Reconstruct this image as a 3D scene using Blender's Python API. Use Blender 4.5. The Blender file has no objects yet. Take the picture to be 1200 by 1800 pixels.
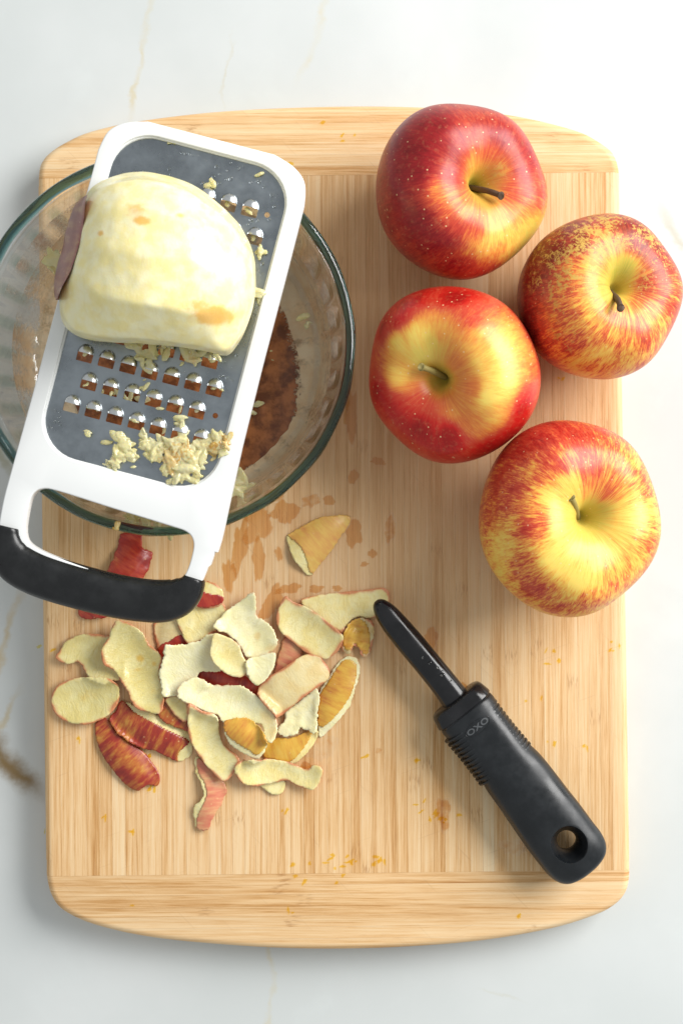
import bpy, bmesh, math, random
from mathutils import Vector, Matrix, noise
from mathutils.geometry import delaunay_2d_cdt
R = math.radians
scene = bpy.context.scene
COL = scene.collection

# ------------------------------------------------------------------ camera, world, lamps, exposure
S = 0.31e-3          # metres per photo pixel on the board's top face (z = 0)
D = 0.775            # camera height above the board's top face
TABLE_Z = -0.020
cam = bpy.data.cameras.new('camera'); cam_o = bpy.data.objects.new('camera', cam); COL.objects.link(cam_o)
cam.sensor_fit = 'VERTICAL'; cam.sensor_height = 36; cam.lens = 50
cam.clip_start = 0.02; cam.clip_end = 20
cam_o.location = (0, 0, D)
cam.dof.use_dof = True; cam.dof.focus_distance = D - 0.035; cam.dof.aperture_fstop = 13
scene.camera = cam_o
scene.render.resolution_x = 682; scene.render.resolution_y = 1024
w = bpy.data.worlds.new('World'); scene.world = w; w.use_nodes = True
bg = w.node_tree.nodes['Background']
bg.inputs[0].default_value = (0.95, 0.985, 1.0, 1); bg.inputs[1].default_value = 0.50
def area(name, loc, aim, sx, sy, power, col):
    l = bpy.data.lights.new(name, 'AREA'); l.shape = 'RECTANGLE'; l.size = sx; l.size_y = sy; l.energy = power; l.color = col
    o = bpy.data.objects.new(name, l); COL.objects.link(o); o.location = loc
    o.rotation_euler = (Vector(aim) - Vector(loc)).to_track_quat('-Z', 'Y').to_euler()
    return o
area('window_light', (1.28, 0.72, 0.96), (0.0, 0, 0), 1.3, 1.05, 53.0, (1.0, 0.99, 0.975))
scene.view_settings.view_transform = 'Standard'; scene.view_settings.look = 'None'
scene.view_settings.exposure = 0.05; scene.view_settings.gamma = 1
try:
    scene.cycles.caustics_refractive = True; scene.cycles.caustics_reflective = True
    scene.cycles.transmission_bounces = 12; scene.cycles.max_bounces = 14; scene.cycles.transparent_max_bounces = 16
    scene.cycles.blur_glossy = 0.6; scene.cycles.sample_clamp_indirect = 6
except Exception: pass

# ------------------------------------------------------------------ helpers
def P(px, py, z=0.0):
    k = S * (D - z) / D
    return Vector(((px - 600) * k, -(py - 900) * k, z))
def unP(v):
    k = S * (D - v[2]) / D
    return v[0] / k + 600, 900 - v[1] / k
def cr(pts, n=6, closed=True):
    """Catmull-Rom through 2-D or 3-D tuples"""
    out = []; N = len(pts)
    rng = range(N) if closed else range(N - 1)
    for i in rng:
        if closed: a, b, c, d = pts[i-1], pts[i], pts[(i+1) % N], pts[(i+2) % N]
        else: a, b, c, d = pts[max(i-1, 0)], pts[i], pts[i+1], pts[min(i+2, N-1)]
        for k in range(n):
            t = k / n
            out.append(tuple(0.5 * ((2*b[j]) + (-a[j]+c[j])*t + (2*a[j]-5*b[j]+4*c[j]-d[j])*t*t + (-a[j]+3*b[j]-3*c[j]+d[j])*t**3) for j in range(len(b))))
    if not closed: out.append(tuple(pts[-1]))
    return out
def resample(pts, step):
    out = []; N = len(pts)
    for i in range(N):
        a, b = pts[i], pts[(i+1) % N]
        n = max(1, round(math.dist(a, b) / step))
        for k in range(n): out.append(tuple(a[j] + (b[j]-a[j]) * k / n for j in range(2)))
    return out
def inside(x, y, poly):
    c = False; j = len(poly) - 1
    for i in range(len(poly)):
        xi, yi = poly[i]; xj, yj = poly[j]
        if (yi > y) != (yj > y) and x < (xj-xi) * (y-yi) / (yj-yi) + xi: c = not c
        j = i
    return c
def pdist(x, y, poly):
    best = 1e9
    for i in range(len(poly)):
        ax, ay = poly[i]; bx, by = poly[(i+1) % len(poly)]
        dx, dy = bx-ax, by-ay; L = dx*dx + dy*dy
        t = 0 if L == 0 else max(0, min(1, ((x-ax)*dx + (y-ay)*dy) / L))
        d = (x-ax-dx*t)**2 + (y-ay-dy*t)**2
        if d < best: best = d
    return math.sqrt(best)
def ss(a, b, x):
    t = max(0, min(1, (x-a) / (b-a))); return t*t*(3-2*t)
def nz(x, y, z=0): return noise.noise(Vector((x, y, z)))
def thing(name, label, cat, loc=(0, 0, 0), group=None):
    o = bpy.data.objects.new(name, None); COL.objects.link(o); o.location = loc; o.empty_display_size = 0.01
    tag(o, label, cat, group); return o
def tag(o, label, cat, group=None, kind=None):
    o['label'] = label
    if kind != 'structure': o['category'] = cat
    if group: o['group'] = group
    if kind: o['kind'] = kind
    return o
def obj(name, me, mat, parent=None, smooth=True):
    if isinstance(me, bmesh.types.BMesh):
        bm = me; me = bpy.data.meshes.new(name); bm.normal_update(); bm.to_mesh(me); bm.free()
    o = bpy.data.objects.new(name, me); COL.objects.link(o)
    if mat and not me.materials: me.materials.append(mat)
    if smooth: me.shade_smooth()
    if parent:
        o.parent = parent
        o.matrix_parent_inverse = Matrix.Translation(parent.location).inverted()
    return o
def mesh(name, vs, fs):
    me = bpy.data.meshes.new(name); me.from_pydata([tuple(v) for v in vs], [], fs); me.validate(); return me
def colattr(me, name, vals):
    a = me.attributes.new(name, 'FLOAT_COLOR', 'POINT')
    flat = []
    for v in vals: flat += [v[0], v[1], v[2], 1.0]
    a.data.foreach_set('color', flat)
def bake(o, mods):
    """apply modifiers through the depsgraph, without bpy.ops"""
    bpy.context.view_layer.update()
    dg = bpy.context.evaluated_depsgraph_get()
    me = bpy.data.meshes.new_from_object(o.evaluated_get(dg))
    o.modifiers.clear(); o.data = me
def auto_smooth(me, deg):
    me.shade_smooth(); bm = bmesh.new(); bm.from_mesh(me)
    for e in bm.edges: e.smooth = not (len(e.link_faces) == 2 and e.calc_face_angle(0) > R(deg))
    bm.to_mesh(me); bm.free()
def tube_mesh(path, radii, seg=12, flat=1.0, up=Vector((0, 0, 1))):
    vs = []; fs = []
    n = len(path)
    for i, p in enumerate(path):
        t = (path[min(i+1, n-1)] - path[max(i-1, 0)]).normalized()
        s = t.cross(up)
        if s.length < 1e-4: s = t.cross(Vector((1, 0, 0)))
        s.normalize(); u = s.cross(t).normalized()
        for k in range(seg):
            a = 2*math.pi*k/seg
            vs.append(p + s*math.cos(a)*radii[i] + u*math.sin(a)*radii[i]*flat)
    for i in range(n-1):
        for k in range(seg):
            k2 = (k+1) % seg
            fs.append((i*seg+k, i*seg+k2, (i+1)*seg+k2, (i+1)*seg+k))
    fs.append(tuple(range(seg))[::-1]); fs.append(tuple((n-1)*seg+k for k in range(seg)))
    return vs, fs

# ------------------------------------------------------------------ node helpers
class NT:
    def __init__(s, name):
        s.m = bpy.data.materials.new(name); s.m.use_nodes = True; s.t = s.m.node_tree; s.n = s.t.nodes
        s.b = s.n['Principled BSDF']; s.out = s.n['Material Output']; s.tc = None
    def coord(s, w='Object'):
        if not s.tc: s.tc = s.n.new('ShaderNodeTexCoord')
        return s.tc.outputs[w]
    def link(s, a, b): s.t.links.new(a, b)
    def put(s, node, i, v):
        if v is None: return
        if hasattr(v, 'is_output'): s.link(v, node.inputs[i])
        else: node.inputs[i].default_value = v
    def math(s, op, a, b=None, c=None, clamp=False):
        n = s.n.new('ShaderNodeMath'); n.operation = op; n.use_clamp = clamp
        s.put(n, 0, a); s.put(n, 1, b); s.put(n, 2, c); return n.outputs[0]
    def vm(s, op, a, b=None):
        n = s.n.new('ShaderNodeVectorMath'); n.operation = op; s.put(n, 0, a); s.put(n, 1, b); return n.outputs[0]
    def noise(s, vec, scale, detail=3, rough=0.5, dist=0, w=None, out=0):
        n = s.n.new('ShaderNodeTexNoise')
        if w is not None: n.noise_dimensions = '4D'; s.put(n, 'W', w)
        s.put(n, 'Vector', vec); s.put(n, 'Scale', scale); s.put(n, 'Detail', detail); s.put(n, 'Roughness', rough); s.put(n, 'Distortion', dist)
        return n.outputs[out]
    def voro(s, vec, scale, feature='F1', out='Distance', rand=1.0):
        n = s.n.new('ShaderNodeTexVoronoi'); n.feature = feature; s.put(n, 'Vector', vec); s.put(n, 'Scale', scale); s.put(n, 'Randomness', rand)
        return n.outputs[out]
    def ramp(s, f, stops, interp='LINEAR'):
        n = s.n.new('ShaderNodeValToRGB'); n.color_ramp.interpolation = interp; e = n.color_ramp.elements
        while len(e) < len(stops): e.new(0.5)
        for i, (p, c) in enumerate(stops):
            e[i].position = p
            if isinstance(c, (int, float)): c = (c, c, c)
            e[i].color = (*c, 1)
        s.link(f, n.inputs[0]); return n.outputs[0]
    def mix(s, f, a, b, mode='MIX'):
        n = s.n.new('ShaderNodeMix'); n.data_type = 'RGBA'; n.blend_type = mode; n.clamp_factor = True
        def cc(v): return (*v, 1) if isinstance(v, tuple) and len(v) == 3 else v
        s.put(n, 0, f); s.put(n, 6, cc(a)); s.put(n, 7, cc(b)); return n.outputs[2]
    def scale(s, vec, v): return s.vm('MULTIPLY', vec, v)
    def sep(s, vec):
        n = s.n.new('ShaderNodeSeparateXYZ'); s.link(vec, n.inputs[0]); return n.outputs
    def comb(s, x, y, z):
        n = s.n.new('ShaderNodeCombineXYZ'); s.put(n, 0, x); s.put(n, 1, y); s.put(n, 2, z); return n.outputs[0]
    def attr(s, name, out='Color'):
        n = s.n.new('ShaderNodeAttribute'); n.attribute_name = name; return n.outputs[out]
    def rand(s):
        return s.n.new('ShaderNodeObjectInfo').outputs['Random']
    def map(s, v, a, b, c=0.0, d=1.0):
        n = s.n.new('ShaderNodeMapRange'); n.interpolation_type = 'SMOOTHSTEP'
        s.put(n, 0, v); s.put(n, 1, a); s.put(n, 2, b); s.put(n, 3, c); s.put(n, 4, d); return n.outputs[0]
    def bump(s, h, strength=0.3, dist=0.001, normal=None):
        n = s.n.new('ShaderNodeBump'); s.put(n, 'Strength', strength); s.put(n, 'Distance', dist); s.put(n, 'Height', h)
        if normal is not None: s.link(normal, n.inputs['Normal'])
        return n.outputs[0]
    def set(s, **k):
        names = dict(col='Base Color', rough='Roughness', metal='Metallic', ior='IOR', trans='Transmission Weight', spec='Specular IOR Level',
                     coat='Coat Weight', coatr='Coat Roughness', sss='Subsurface Weight', sssr='Subsurface Radius', ssss='Subsurface Scale', normal='Normal', alpha='Alpha', aniso='Anisotropic')
        for a, v in k.items():
            if a in ('col',) and isinstance(v, tuple): v = (*v, 1)
            s.put(s.b, names[a], v)
        return s.m
def simple(name, col, rough=0.5, **k):
    m = NT(name); return m.set(col=col, rough=rough, **k)

# ------------------------------------------------------------------ materials
def mat_bamboo(name, vertical):
    m = NT(name); co = m.coord('Object'); x, y, z = m.sep(co)[:3]
    if not vertical: x, y = y, x
    rnd = m.rand(); r10 = m.math('MULTIPLY', rnd, 37.0)
    v = m.comb(x, y, m.math('MULTIPLY', z, 0.2))
    fib = m.noise(m.scale(v, (1700, 36, 20)), 1, 5, 0.68, w=r10)
    fib2 = m.noise(m.scale(v, (520, 7, 20)), 1, 3, 0.55, w=r10)
    broad = m.noise(m.scale(v, (90, 3.5, 20)), 1, 2, 0.5, w=r10)
    blot = m.noise(m.scale(v, (14, 11, 10)), 1, 3, 0.6)
    tone = m.math('ADD', m.math('MULTIPLY', fib, 0.44), m.math('MULTIPLY', fib2, 0.34))
    tone = m.math('ADD', tone, m.math('MULTIPLY', broad, 0.22))
    white = m.n.new('ShaderNodeTexWhiteNoise'); white.noise_dimensions = '1D'; m.link(r10, white.inputs['W'])
    tone = m.math('ADD', tone, m.math('MULTIPLY', m.math('SUBTRACT', white.outputs[0], 0.5), 0.085))
    tone = m.math('ADD', tone, m.math('MULTIPLY', m.math('SUBTRACT', blot, 0.5), 0.12))
    tone = m.math('ADD', m.math('MULTIPLY', m.math('SUBTRACT', tone, 0.5), 1.25), 0.52)
    col = m.ramp(tone, [(0.30, (0.40, 0.175, 0.055)), (0.40, (0.57, 0.305, 0.11)), (0.5, (0.73, 0.465, 0.225)), (0.60, (0.80, 0.565, 0.315)), (0.74, (0.82, 0.64, 0.40))])
    # bamboo knuckles: one dark, fibrous band every 25 cm or so, at its own place on every strip
    L = 0.23
    yy = m.math('ADD', m.math('MULTIPLY', y, 1/L), m.math('MULTIPLY', rnd, 91.7))
    fr = m.math('ABSOLUTE', m.math('SUBTRACT', m.math('FRACT', yy), 0.5))
    band = m.map(m.math('ADD', fr, m.math('MULTIPLY', m.math('SUBTRACT', fib2, 0.5), 0.05)), 0.0, 0.03, 1.0, 0.0)
    kn = m.noise(m.scale(v, (1300, 160, 20)), 1, 2, 0.6, w=r10)
    band = m.math('MULTIPLY', band, m.map(kn, 0.47, 0.62))
    col = m.mix(m.math('MULTIPLY', band, 0.55), col, (0.36, 0.16, 0.05))
    # dark pores and short dashes in the fibre
    dash = m.noise(m.scale(v, (2100, 70, 20)), 1, 1, 0.5, w=m.math('ADD', r10, 5.0))
    col = m.mix(m.map(dash, 0.70, 0.80, 0, 0.45), col, (0.42, 0.20, 0.07))
    # fine knife scratches in two directions
    for a, off in ((0.35, 0), (-0.8, 3.3)):
        ca, sa = math.cos(a), math.sin(a); cx, cy = m.sep(co)[0], m.sep(co)[1]
        u = m.math('ADD', m.math('MULTIPLY', cx, ca), m.math('MULTIPLY', cy, sa)); vv = m.math('SUBTRACT', m.math('MULTIPLY', cy, ca), m.math('MULTIPLY', cx, sa))
        sc = m.noise(m.comb(m.math('MULTIPLY', u, 30), m.math('MULTIPLY', vv, 1500), off), 1, 1, 0.4)
        col = m.mix(m.map(sc, 0.71, 0.78, 0, 0.22), col, (0.38, 0.22, 0.11))
    wear = m.noise(m.scale(co, (9, 6, 5)), 1, 3, 0.55)
    col = m.mix(m.map(wear, 0.45, 0.68, 0, 0.18), col, (0.66, 0.45, 0.26))
    if vertical:   # browner cutting area: partly wear, partly shade painted into the colour
        px, py = m.sep(co)[0], m.sep(co)[1]
        d = m.math('ADD', m.math('POWER', m.math('DIVIDE', m.math('SUBTRACT', px, 0.04), 0.10), 2.0), m.math('POWER', m.math('DIVIDE', m.math('SUBTRACT', py, 0.06), 0.14), 2.0))
        col = m.mix(m.map(m.math('ADD', d, wear), 0.6, 2.2, 0.45, 0.0), col, (0.56, 0.37, 0.21))
    h = m.math('ADD', fib, m.math('MULTIPLY', fib2, 0.6))
    return m.set(col=col, rough=m.map(fib2, 0.3, 0.7, 0.46, 0.62), spec=0.22, normal=m.bump(h, 0.25, 0.0004))

def mat_marble():
    m = NT('marble'); co = m.coord('Object'); x, y, _ = m.sep(co)[:3]
    n1 = m.noise(co, 5, 5, 0.55); n2 = m.noise(co, 22, 5, 0.6)
    col = m.mix(m.map(n1, 0.35, 0.7), (0.585, 0.612, 0.60), (0.67, 0.69, 0.68))
    col = m.mix(m.map(n2, 0.52, 0.75, 0, 0.25), col, (0.70, 0.745, 0.73))
    # individual warm veins:  (px0, py0, px1, py1, width px, strength, colour)
    veins = [(278, -60, 226, 215, 9, 0.38, (0.66, 0.60, 0.42)), (574, 0, 528, 140, 12, 0.42, (0.68, 0.63, 0.45)),
             (42, 1030, -30, 1230, 13, 0.45, (0.62, 0.52, 0.35)), (-30, 1290, 70, 1400, 34, 1.0, (0.26, 0.19, 0.11)), (475, 1640, 478, 1900, 8, 0.30, (0.66, 0.62, 0.47)),
             (1165, 370, 1260, 520, 16, 0.28, (0.45, 0.48, 0.40)), (860, 1745, 900, 1757, 5, 0.35, (0.55, 0.57, 0.52)), (395, 170, 410, 60, 4, 0.22, (0.6, 0.58, 0.5)), (-10, 780, 30, 850, 14, 0.4, (0.40, 0.42, 0.34)), (-60, 1420, 40, 1200, 9, 0.35, (0.6, 0.52, 0.36))]
    warp = m.noise(co, 28, 5, 0.65, out=1)
    wx, wy, _ = m.sep(warp)[:3]
    X = m.math('ADD', x, m.math('MULTIPLY', m.math('SUBTRACT', wx, 0.5), 0.022)); Y = m.math('ADD', y, m.math('MULTIPLY', m.math('SUBTRACT', wy, 0.5), 0.022))
    for (ax, ay, bx, by, wd, st, c) in veins:
        a = P(ax, ay, TABLE_Z); b = P(bx, by, TABLE_Z); d = (b-a); L = d.length; d.normalize()
        dx = m.math('SUBTRACT', X, a.x); dy = m.math('SUBTRACT', Y, a.y)
        u = m.math('ADD', m.math('MULTIPLY', dx, d.x), m.math('MULTIPLY', dy, d.y))
        v = m.math('ABSOLUTE', m.math('SUBTRACT', m.math('MULTIPLY', dx, d.y), m.math('MULTIPLY', dy, d.x)))
        wm = wd * S
        f = m.math('MULTIPLY', m.map(v, 0.0, wm, 1, 0), m.math('MULTIPLY', m.map(u, -0.01, 0.012), m.map(u, L-0.012, L+0.01, 1, 0)))
        f = m.math('MULTIPLY', f, m.map(n2, 0.36, 0.60, 0.15, 1.0))
        col = m.mix(m.math('MULTIPLY', f, min(1, st*1.7)), col, (c[0]*0.9, c[1]*0.82, c[2]*0.6))
    return m.set(col=col, rough=0.33, spec=0.4, normal=m.bump(n2, 0.03, 0.001))

def mat_apple_skin(name, deep, streak=0.5, russet=0.5, dots=1.0, crisp=1.0):
    m = NT(name); co = m.coord('Object'); x, y, z = m.sep(co)[:3]
    r = m.math('SQRT', m.math('ADD', m.math('ADD', m.math('MULTIPLY', x, x), m.math('MULTIPLY', y, y)), 1e-7))
    ux, uy = m.math('DIVIDE', x, r), m.math('DIVIDE', y, r)
    ring = m.math('MULTIPLY', m.math('ADD', z, m.math('MULTIPLY', r, -0.8)), 9)
    pol = m.comb(ux, uy, ring)
    s1 = m.noise(m.scale(pol, (6, 6, 5)), 1, 4, 0.62); s2 = m.noise(m.scale(pol, (19, 19, 11)), 1, 5, 0.68); s3 = m.noise(m.scale(pol, (62, 62, 26)), 1, 5, 0.7)
    big = m.noise(co, 55, 4, 0.6); fine = m.noise(co, 420, 3, 0.6)
    pt = m.attr('paint'); pr, pg, pb = m.sep(pt)[:3]
    sn = m.math('ADD', m.math('ADD', m.math('MULTIPLY', s1, 0.25), m.math('MULTIPLY', s2, 0.42)), m.math('ADD', m.math('MULTIPLY', s3, 0.46), m.math('MULTIPLY', big, 0.25)))
    red = m.math('ADD', pr, m.math('MULTIPLY', m.math('SUBTRACT', sn, 0.69), streak * (2.0 + crisp)))
    col = m.ramp(red, [(0.04, (0.86, 0.62, 0.13)), (0.18+0.08*crisp, (0.84, 0.49-0.03*(1-crisp), 0.085)), (0.36+0.02*crisp, (0.76, 0.24, 0.05)), (0.57-0.08*crisp, (0.57, 0.065, 0.032)), (0.80-0.06*crisp, deep), (1.0, tuple(c*0.62 for c in deep))])
    grn = m.math('MULTIPLY', pg, m.map(m.math('ADD', s2, m.math('MULTIPLY', big, 0.5)), 0.45, 0.95, 1.0, 0.55))
    col = m.mix(grn, col, (0.33, 0.31, 0.035))
    # russet netting
    rn = m.noise(co, 430, 6, 0.78, 0.6); rb = m.noise(co, 90, 4, 0.65)
    rm = m.map(m.math('ADD', m.math('MULTIPLY', rn, 0.75), m.math('ADD', m.math('MULTIPLY', rb, 0.35), m.math('MULTIPLY', pb, 0.10))), 0.605, 0.675)
    col = m.mix(m.math('MULTIPLY', m.math('MULTIPLY', rm, m.map(pb, 0.02, 0.5)), russet), col, (0.56, 0.34, 0.07))
    # pale lenticels
    vd = m.voro(co, 300, rand=1.0); vc = m.sep(m.voro(co, 300, out='Color'))[0]
    dot = m.math('MULTIPLY', m.map(vd, 0.07, 0.17, 1, 0), m.math('GREATER_THAN', vc, 0.55))
    col = m.mix(m.math('MULTIPLY', dot, 0.85 * dots), col, (0.80, 0.58, 0.30))
    col = m.mix(m.map(fine, 0.5, 0.75, 0, 0.12), col, (0.75, 0.45, 0.2))
    h = m.math('ADD', m.math('MULTIPLY', big, 1.0), m.math('MULTIPLY', s3, 0.10))
    return m.set(col=col, rough=m.map(rm, 0, 1, 0.33, 0.44), spec=0.32, coat=0.0, coatr=0.2, sss=0.05, sssr=(0.006, 0.003, 0.001), ssss=1.0, normal=m.bump(h, 0.22, 0.0012))

def mat_flesh(name, base, alt, brown, ridge=0.4, amount=0.5, ssw=0.25, bs=0.6):
    m = NT(name); co = m.coord('Object'); uv = m.attr('grain', 'Vector'); pt = m.attr('paint')
    pr, pg, _ = m.sep(pt)[:3]
    u, v, _ = m.sep(uv)[:3]
    n1 = m.noise(co, 120, 4, 0.6); n2 = m.noise(co, 900, 3, 0.6)
    uu = m.math('ADD', m.math('MULTIPLY', u, 620), m.math('MULTIPLY', m.noise(co, 160, 2, 0.5), 5.0))
    rid = m.noise(m.comb(uu, m.math('MULTIPLY', v, 90), 0), 1, 3, 0.6)
    col = m.mix(m.map(n1, 0.35, 0.65), base, alt)
    col = m.mix(m.map(rid, 0.50, 0.72, 0, 0.8 * ridge), col, tuple(c * f for c, f in zip(alt, (0.80, 0.70, 0.42))))
    rim = m.math('ADD', pr, m.math('MULTIPLY', m.math('SUBTRACT', n1, 0.5), 0.5))
    col = m.mix(m.map(rim, 0.18, 0.85, 0, 0.85), col, (0.60, 0.17, 0.07))
    br = m.math('ADD', pg, m.math('MULTIPLY', m.math('SUBTRACT', m.noise(co, 170, 3, 0.6), 0.5), 0.9))
    col = m.mix(m.map(br, 0.25, 0.85, 0, amount), col, brown)
    h = m.math('ADD', m.math('MULTIPLY', rid, ridge), m.math('MULTIPLY', n2, 0.25))
    return m.set(col=col, rough=0.30, spec=0.45, coat=0.22, coatr=0.12, sss=ssw*0.5, sssr=(0.004, 0.003, 0.0012), ssss=0.6, normal=m.bump(h, bs, 0.0011))

def mat_peel_skin(name, stops, sc=1.0):
    m = NT(name); co = m.coord('Object'); uv = m.attr('grain', 'Vector'); u, v, _ = m.sep(uv)[:3]
    rnd = m.math('MULTIPLY', m.rand(), 31.0)
    s = m.noise(m.comb(m.math('MULTIPLY', u, 420*sc), m.math('MULTIPLY', v, 90), 0), 1, 4, 0.65, w=rnd)
    b = m.noise(co, 75, 3, 0.6, w=rnd)
    t = m.math('ADD', m.math('MULTIPLY', s, 0.6), m.math('MULTIPLY', b, 0.4))
    col = m.ramp(t, stops)
    vd = m.voro(co, 330); vc = m.sep(m.voro(co, 330, out='Color'))[0]
    dot = m.math('MULTIPLY', m.map(vd, 0.08, 0.2, 1, 0), m.math('GREATER_THAN', vc, 0.7))
    col = m.mix(m.math('MULTIPLY', dot, 0.5), col, (0.75, 0.5, 0.22))
    return m.set(col=col, rough=0.34, spec=0.5, coat=0.15, coatr=0.2, normal=m.bump(s, 0.3, 0.0006))

M = {}
M['bamboo_v'] = mat_bamboo('bamboo_lengthwise', True); M['bamboo_h'] = mat_bamboo('bamboo_crosswise', False)
M['marble'] = mat_marble()

# ------------------------------------------------------------------ table
def build_table():
    vs = []; fs = []; n = 2
    bm = bmesh.new()
    bmesh.ops.create_grid(bm, x_segments=2, y_segments=2, size=1.1)
    bmesh.ops.translate(bm, verts=bm.verts, vec=(0, 0, TABLE_Z))
    o = obj('table', bm, M['marble'], smooth=False)
    tag(o, 'white marble worktop with faint warm veins', 'table', kind='structure')
build_table()

# ------------------------------------------------------------------ cutting board
BOARD = [(66, 360), (66, 330), (67, 302), (71, 285), (84, 268), (112, 249), (160, 228), (250, 209), (400, 192), (600, 184), (770, 187), (900, 200), (1010, 226), (1058, 250), (1080, 270), (1089, 300), (1089.5, 330), (1090, 360), (1091, 420), (1106, 1420),
         (1107, 1480), (1107, 1515), (1107, 1545), (1100, 1572), (1080, 1594), (1045, 1612), (970, 1635), (850, 1656), (720, 1667), (600, 1671), (480, 1669), (350, 1660), (250, 1648), (165, 1628), (112, 1604), (90, 1578), (81, 1545), (80, 1515), (79, 1480), (78, 1420), (66.6, 420)]
def build_board():
    t = thing('cutting_board', 'pale bamboo cutting board with curved ends lying on the marble', 'cutting board', P(600, 900, 0) + Vector((0, 0, TABLE_Z)))
    ol = cr(BOARD, 5)
    pts = [P(x, y, 0).xy for x, y in ol]
    c = Vector((sum(p.x for p in pts)/len(pts), sum(p.y for p in pts)/len(pts)))
    def ins(d):
        out = []; N = len(pts)
        for i in range(N):
            tg = (pts[(i+1) % N] - pts[i-1]).normalized()
            nrm = Vector((tg.y, -tg.x))
            if nrm.dot(pts[i]-c) < 0: nrm = -nrm
            out.append(pts[i] - nrm*d)
        return out
    rb = 0.0042; loops = []
    for k in range(7):
        a = R(90)*k/6
        loops.append((rb*(1-math.sin(a)), -rb + rb*math.cos(a)) if False else (rb*(1-math.sin(a)), -rb*(1-math.cos(a))))
    loops.append((0.0, TABLE_Z + 0.003)); loops.append((0.0025, TABLE_Z))
    bm = bmesh.new(); rows = []
    for d, z in loops: rows.append([bm.verts.new((p.x, p.y, z)) for p in ins(d)])
    N = len(pts)
    for a, b in zip(rows, rows[1:]):
        for i in range(N): bm.faces.new((a[i], b[i], b[(i+1) % N], a[(i+1) % N]))
    bm.faces.new(rows[0]); bm.faces.new(rows[-1])
    bmesh.ops.recalc_face_normals(bm, faces=bm.faces)
    def cut(src, planes):
        q = src.copy()
        for co, no in planes:     # keep the side the normal points away from
            r = bmesh.ops.bisect_plane(q, geom=q.verts[:]+q.edges[:]+q.faces[:], plane_co=co, plane_no=no, clear_outer=True, dist=1e-7)
            ed = [e for e in r['geom_cut'] if isinstance(e, bmesh.types.BMEdge) and e.is_valid]
            if ed: bmesh.ops.holes_fill(q, edges=[e for e in q.edges if e.is_boundary], sides=0)
        return q
    th = R(0.62); vx = Vector((math.cos(th), math.sin(th), 0)); vy = Vector((-math.sin(th), math.cos(th), 0))
    g = 0.000032
    top = P(580, 308, 0); bot = P(590, 1535, 0)
    rnd = random.Random(5)
    mid = cut(bm, [(top - vy*g, vy), (bot + vy*g, -vy)])
    x = P(60, 900, 0).dot(vx); end = P(1112, 900, 0).dot(vx); edges = [x-0.01]
    x += 0.0065
    while x < end - 0.007: edges.append(x); x += rnd.uniform(0.0058, 0.0072)
    edges.append(end + 0.02)
    def finish(q, mat, name='bamboo_strip'):
        if len(q.faces) < 4: return
        me = bpy.data.meshes.new(name); bmesh.ops.recalc_face_normals(q, faces=q.faces); q.to_mesh(me); q.free()
        me.materials.append(mat); auto_smooth(me, 25)
        obj(name, me, mat, t, smooth=False)
    for a, b in zip(edges, edges[1:]):
        finish(cut(mid, [(vx*(a+g*.8), -vx), (vx*(b-g*.8), vx)]), M['bamboo_v'])
    for sgn, start, stop in ((1, top.dot(vy), P(600, 170, 0).dot(vy)), (-1, bot.dot(vy), P(600, 1690, 0).dot(vy))):
        y = start
        while (stop - y)*sgn > 0.001:
            y2 = y + sgn*rnd.uniform(0.0050, 0.0066)
            lo, hi = min(y, y2), max(y, y2)
            finish(cut(bm, [(vy*(lo+g*.8), -vy), (vy*(hi-g*.8), vy)]), M['bamboo_h'])
            y = y2
    bm.free(); mid.free()
build_board()

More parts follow.
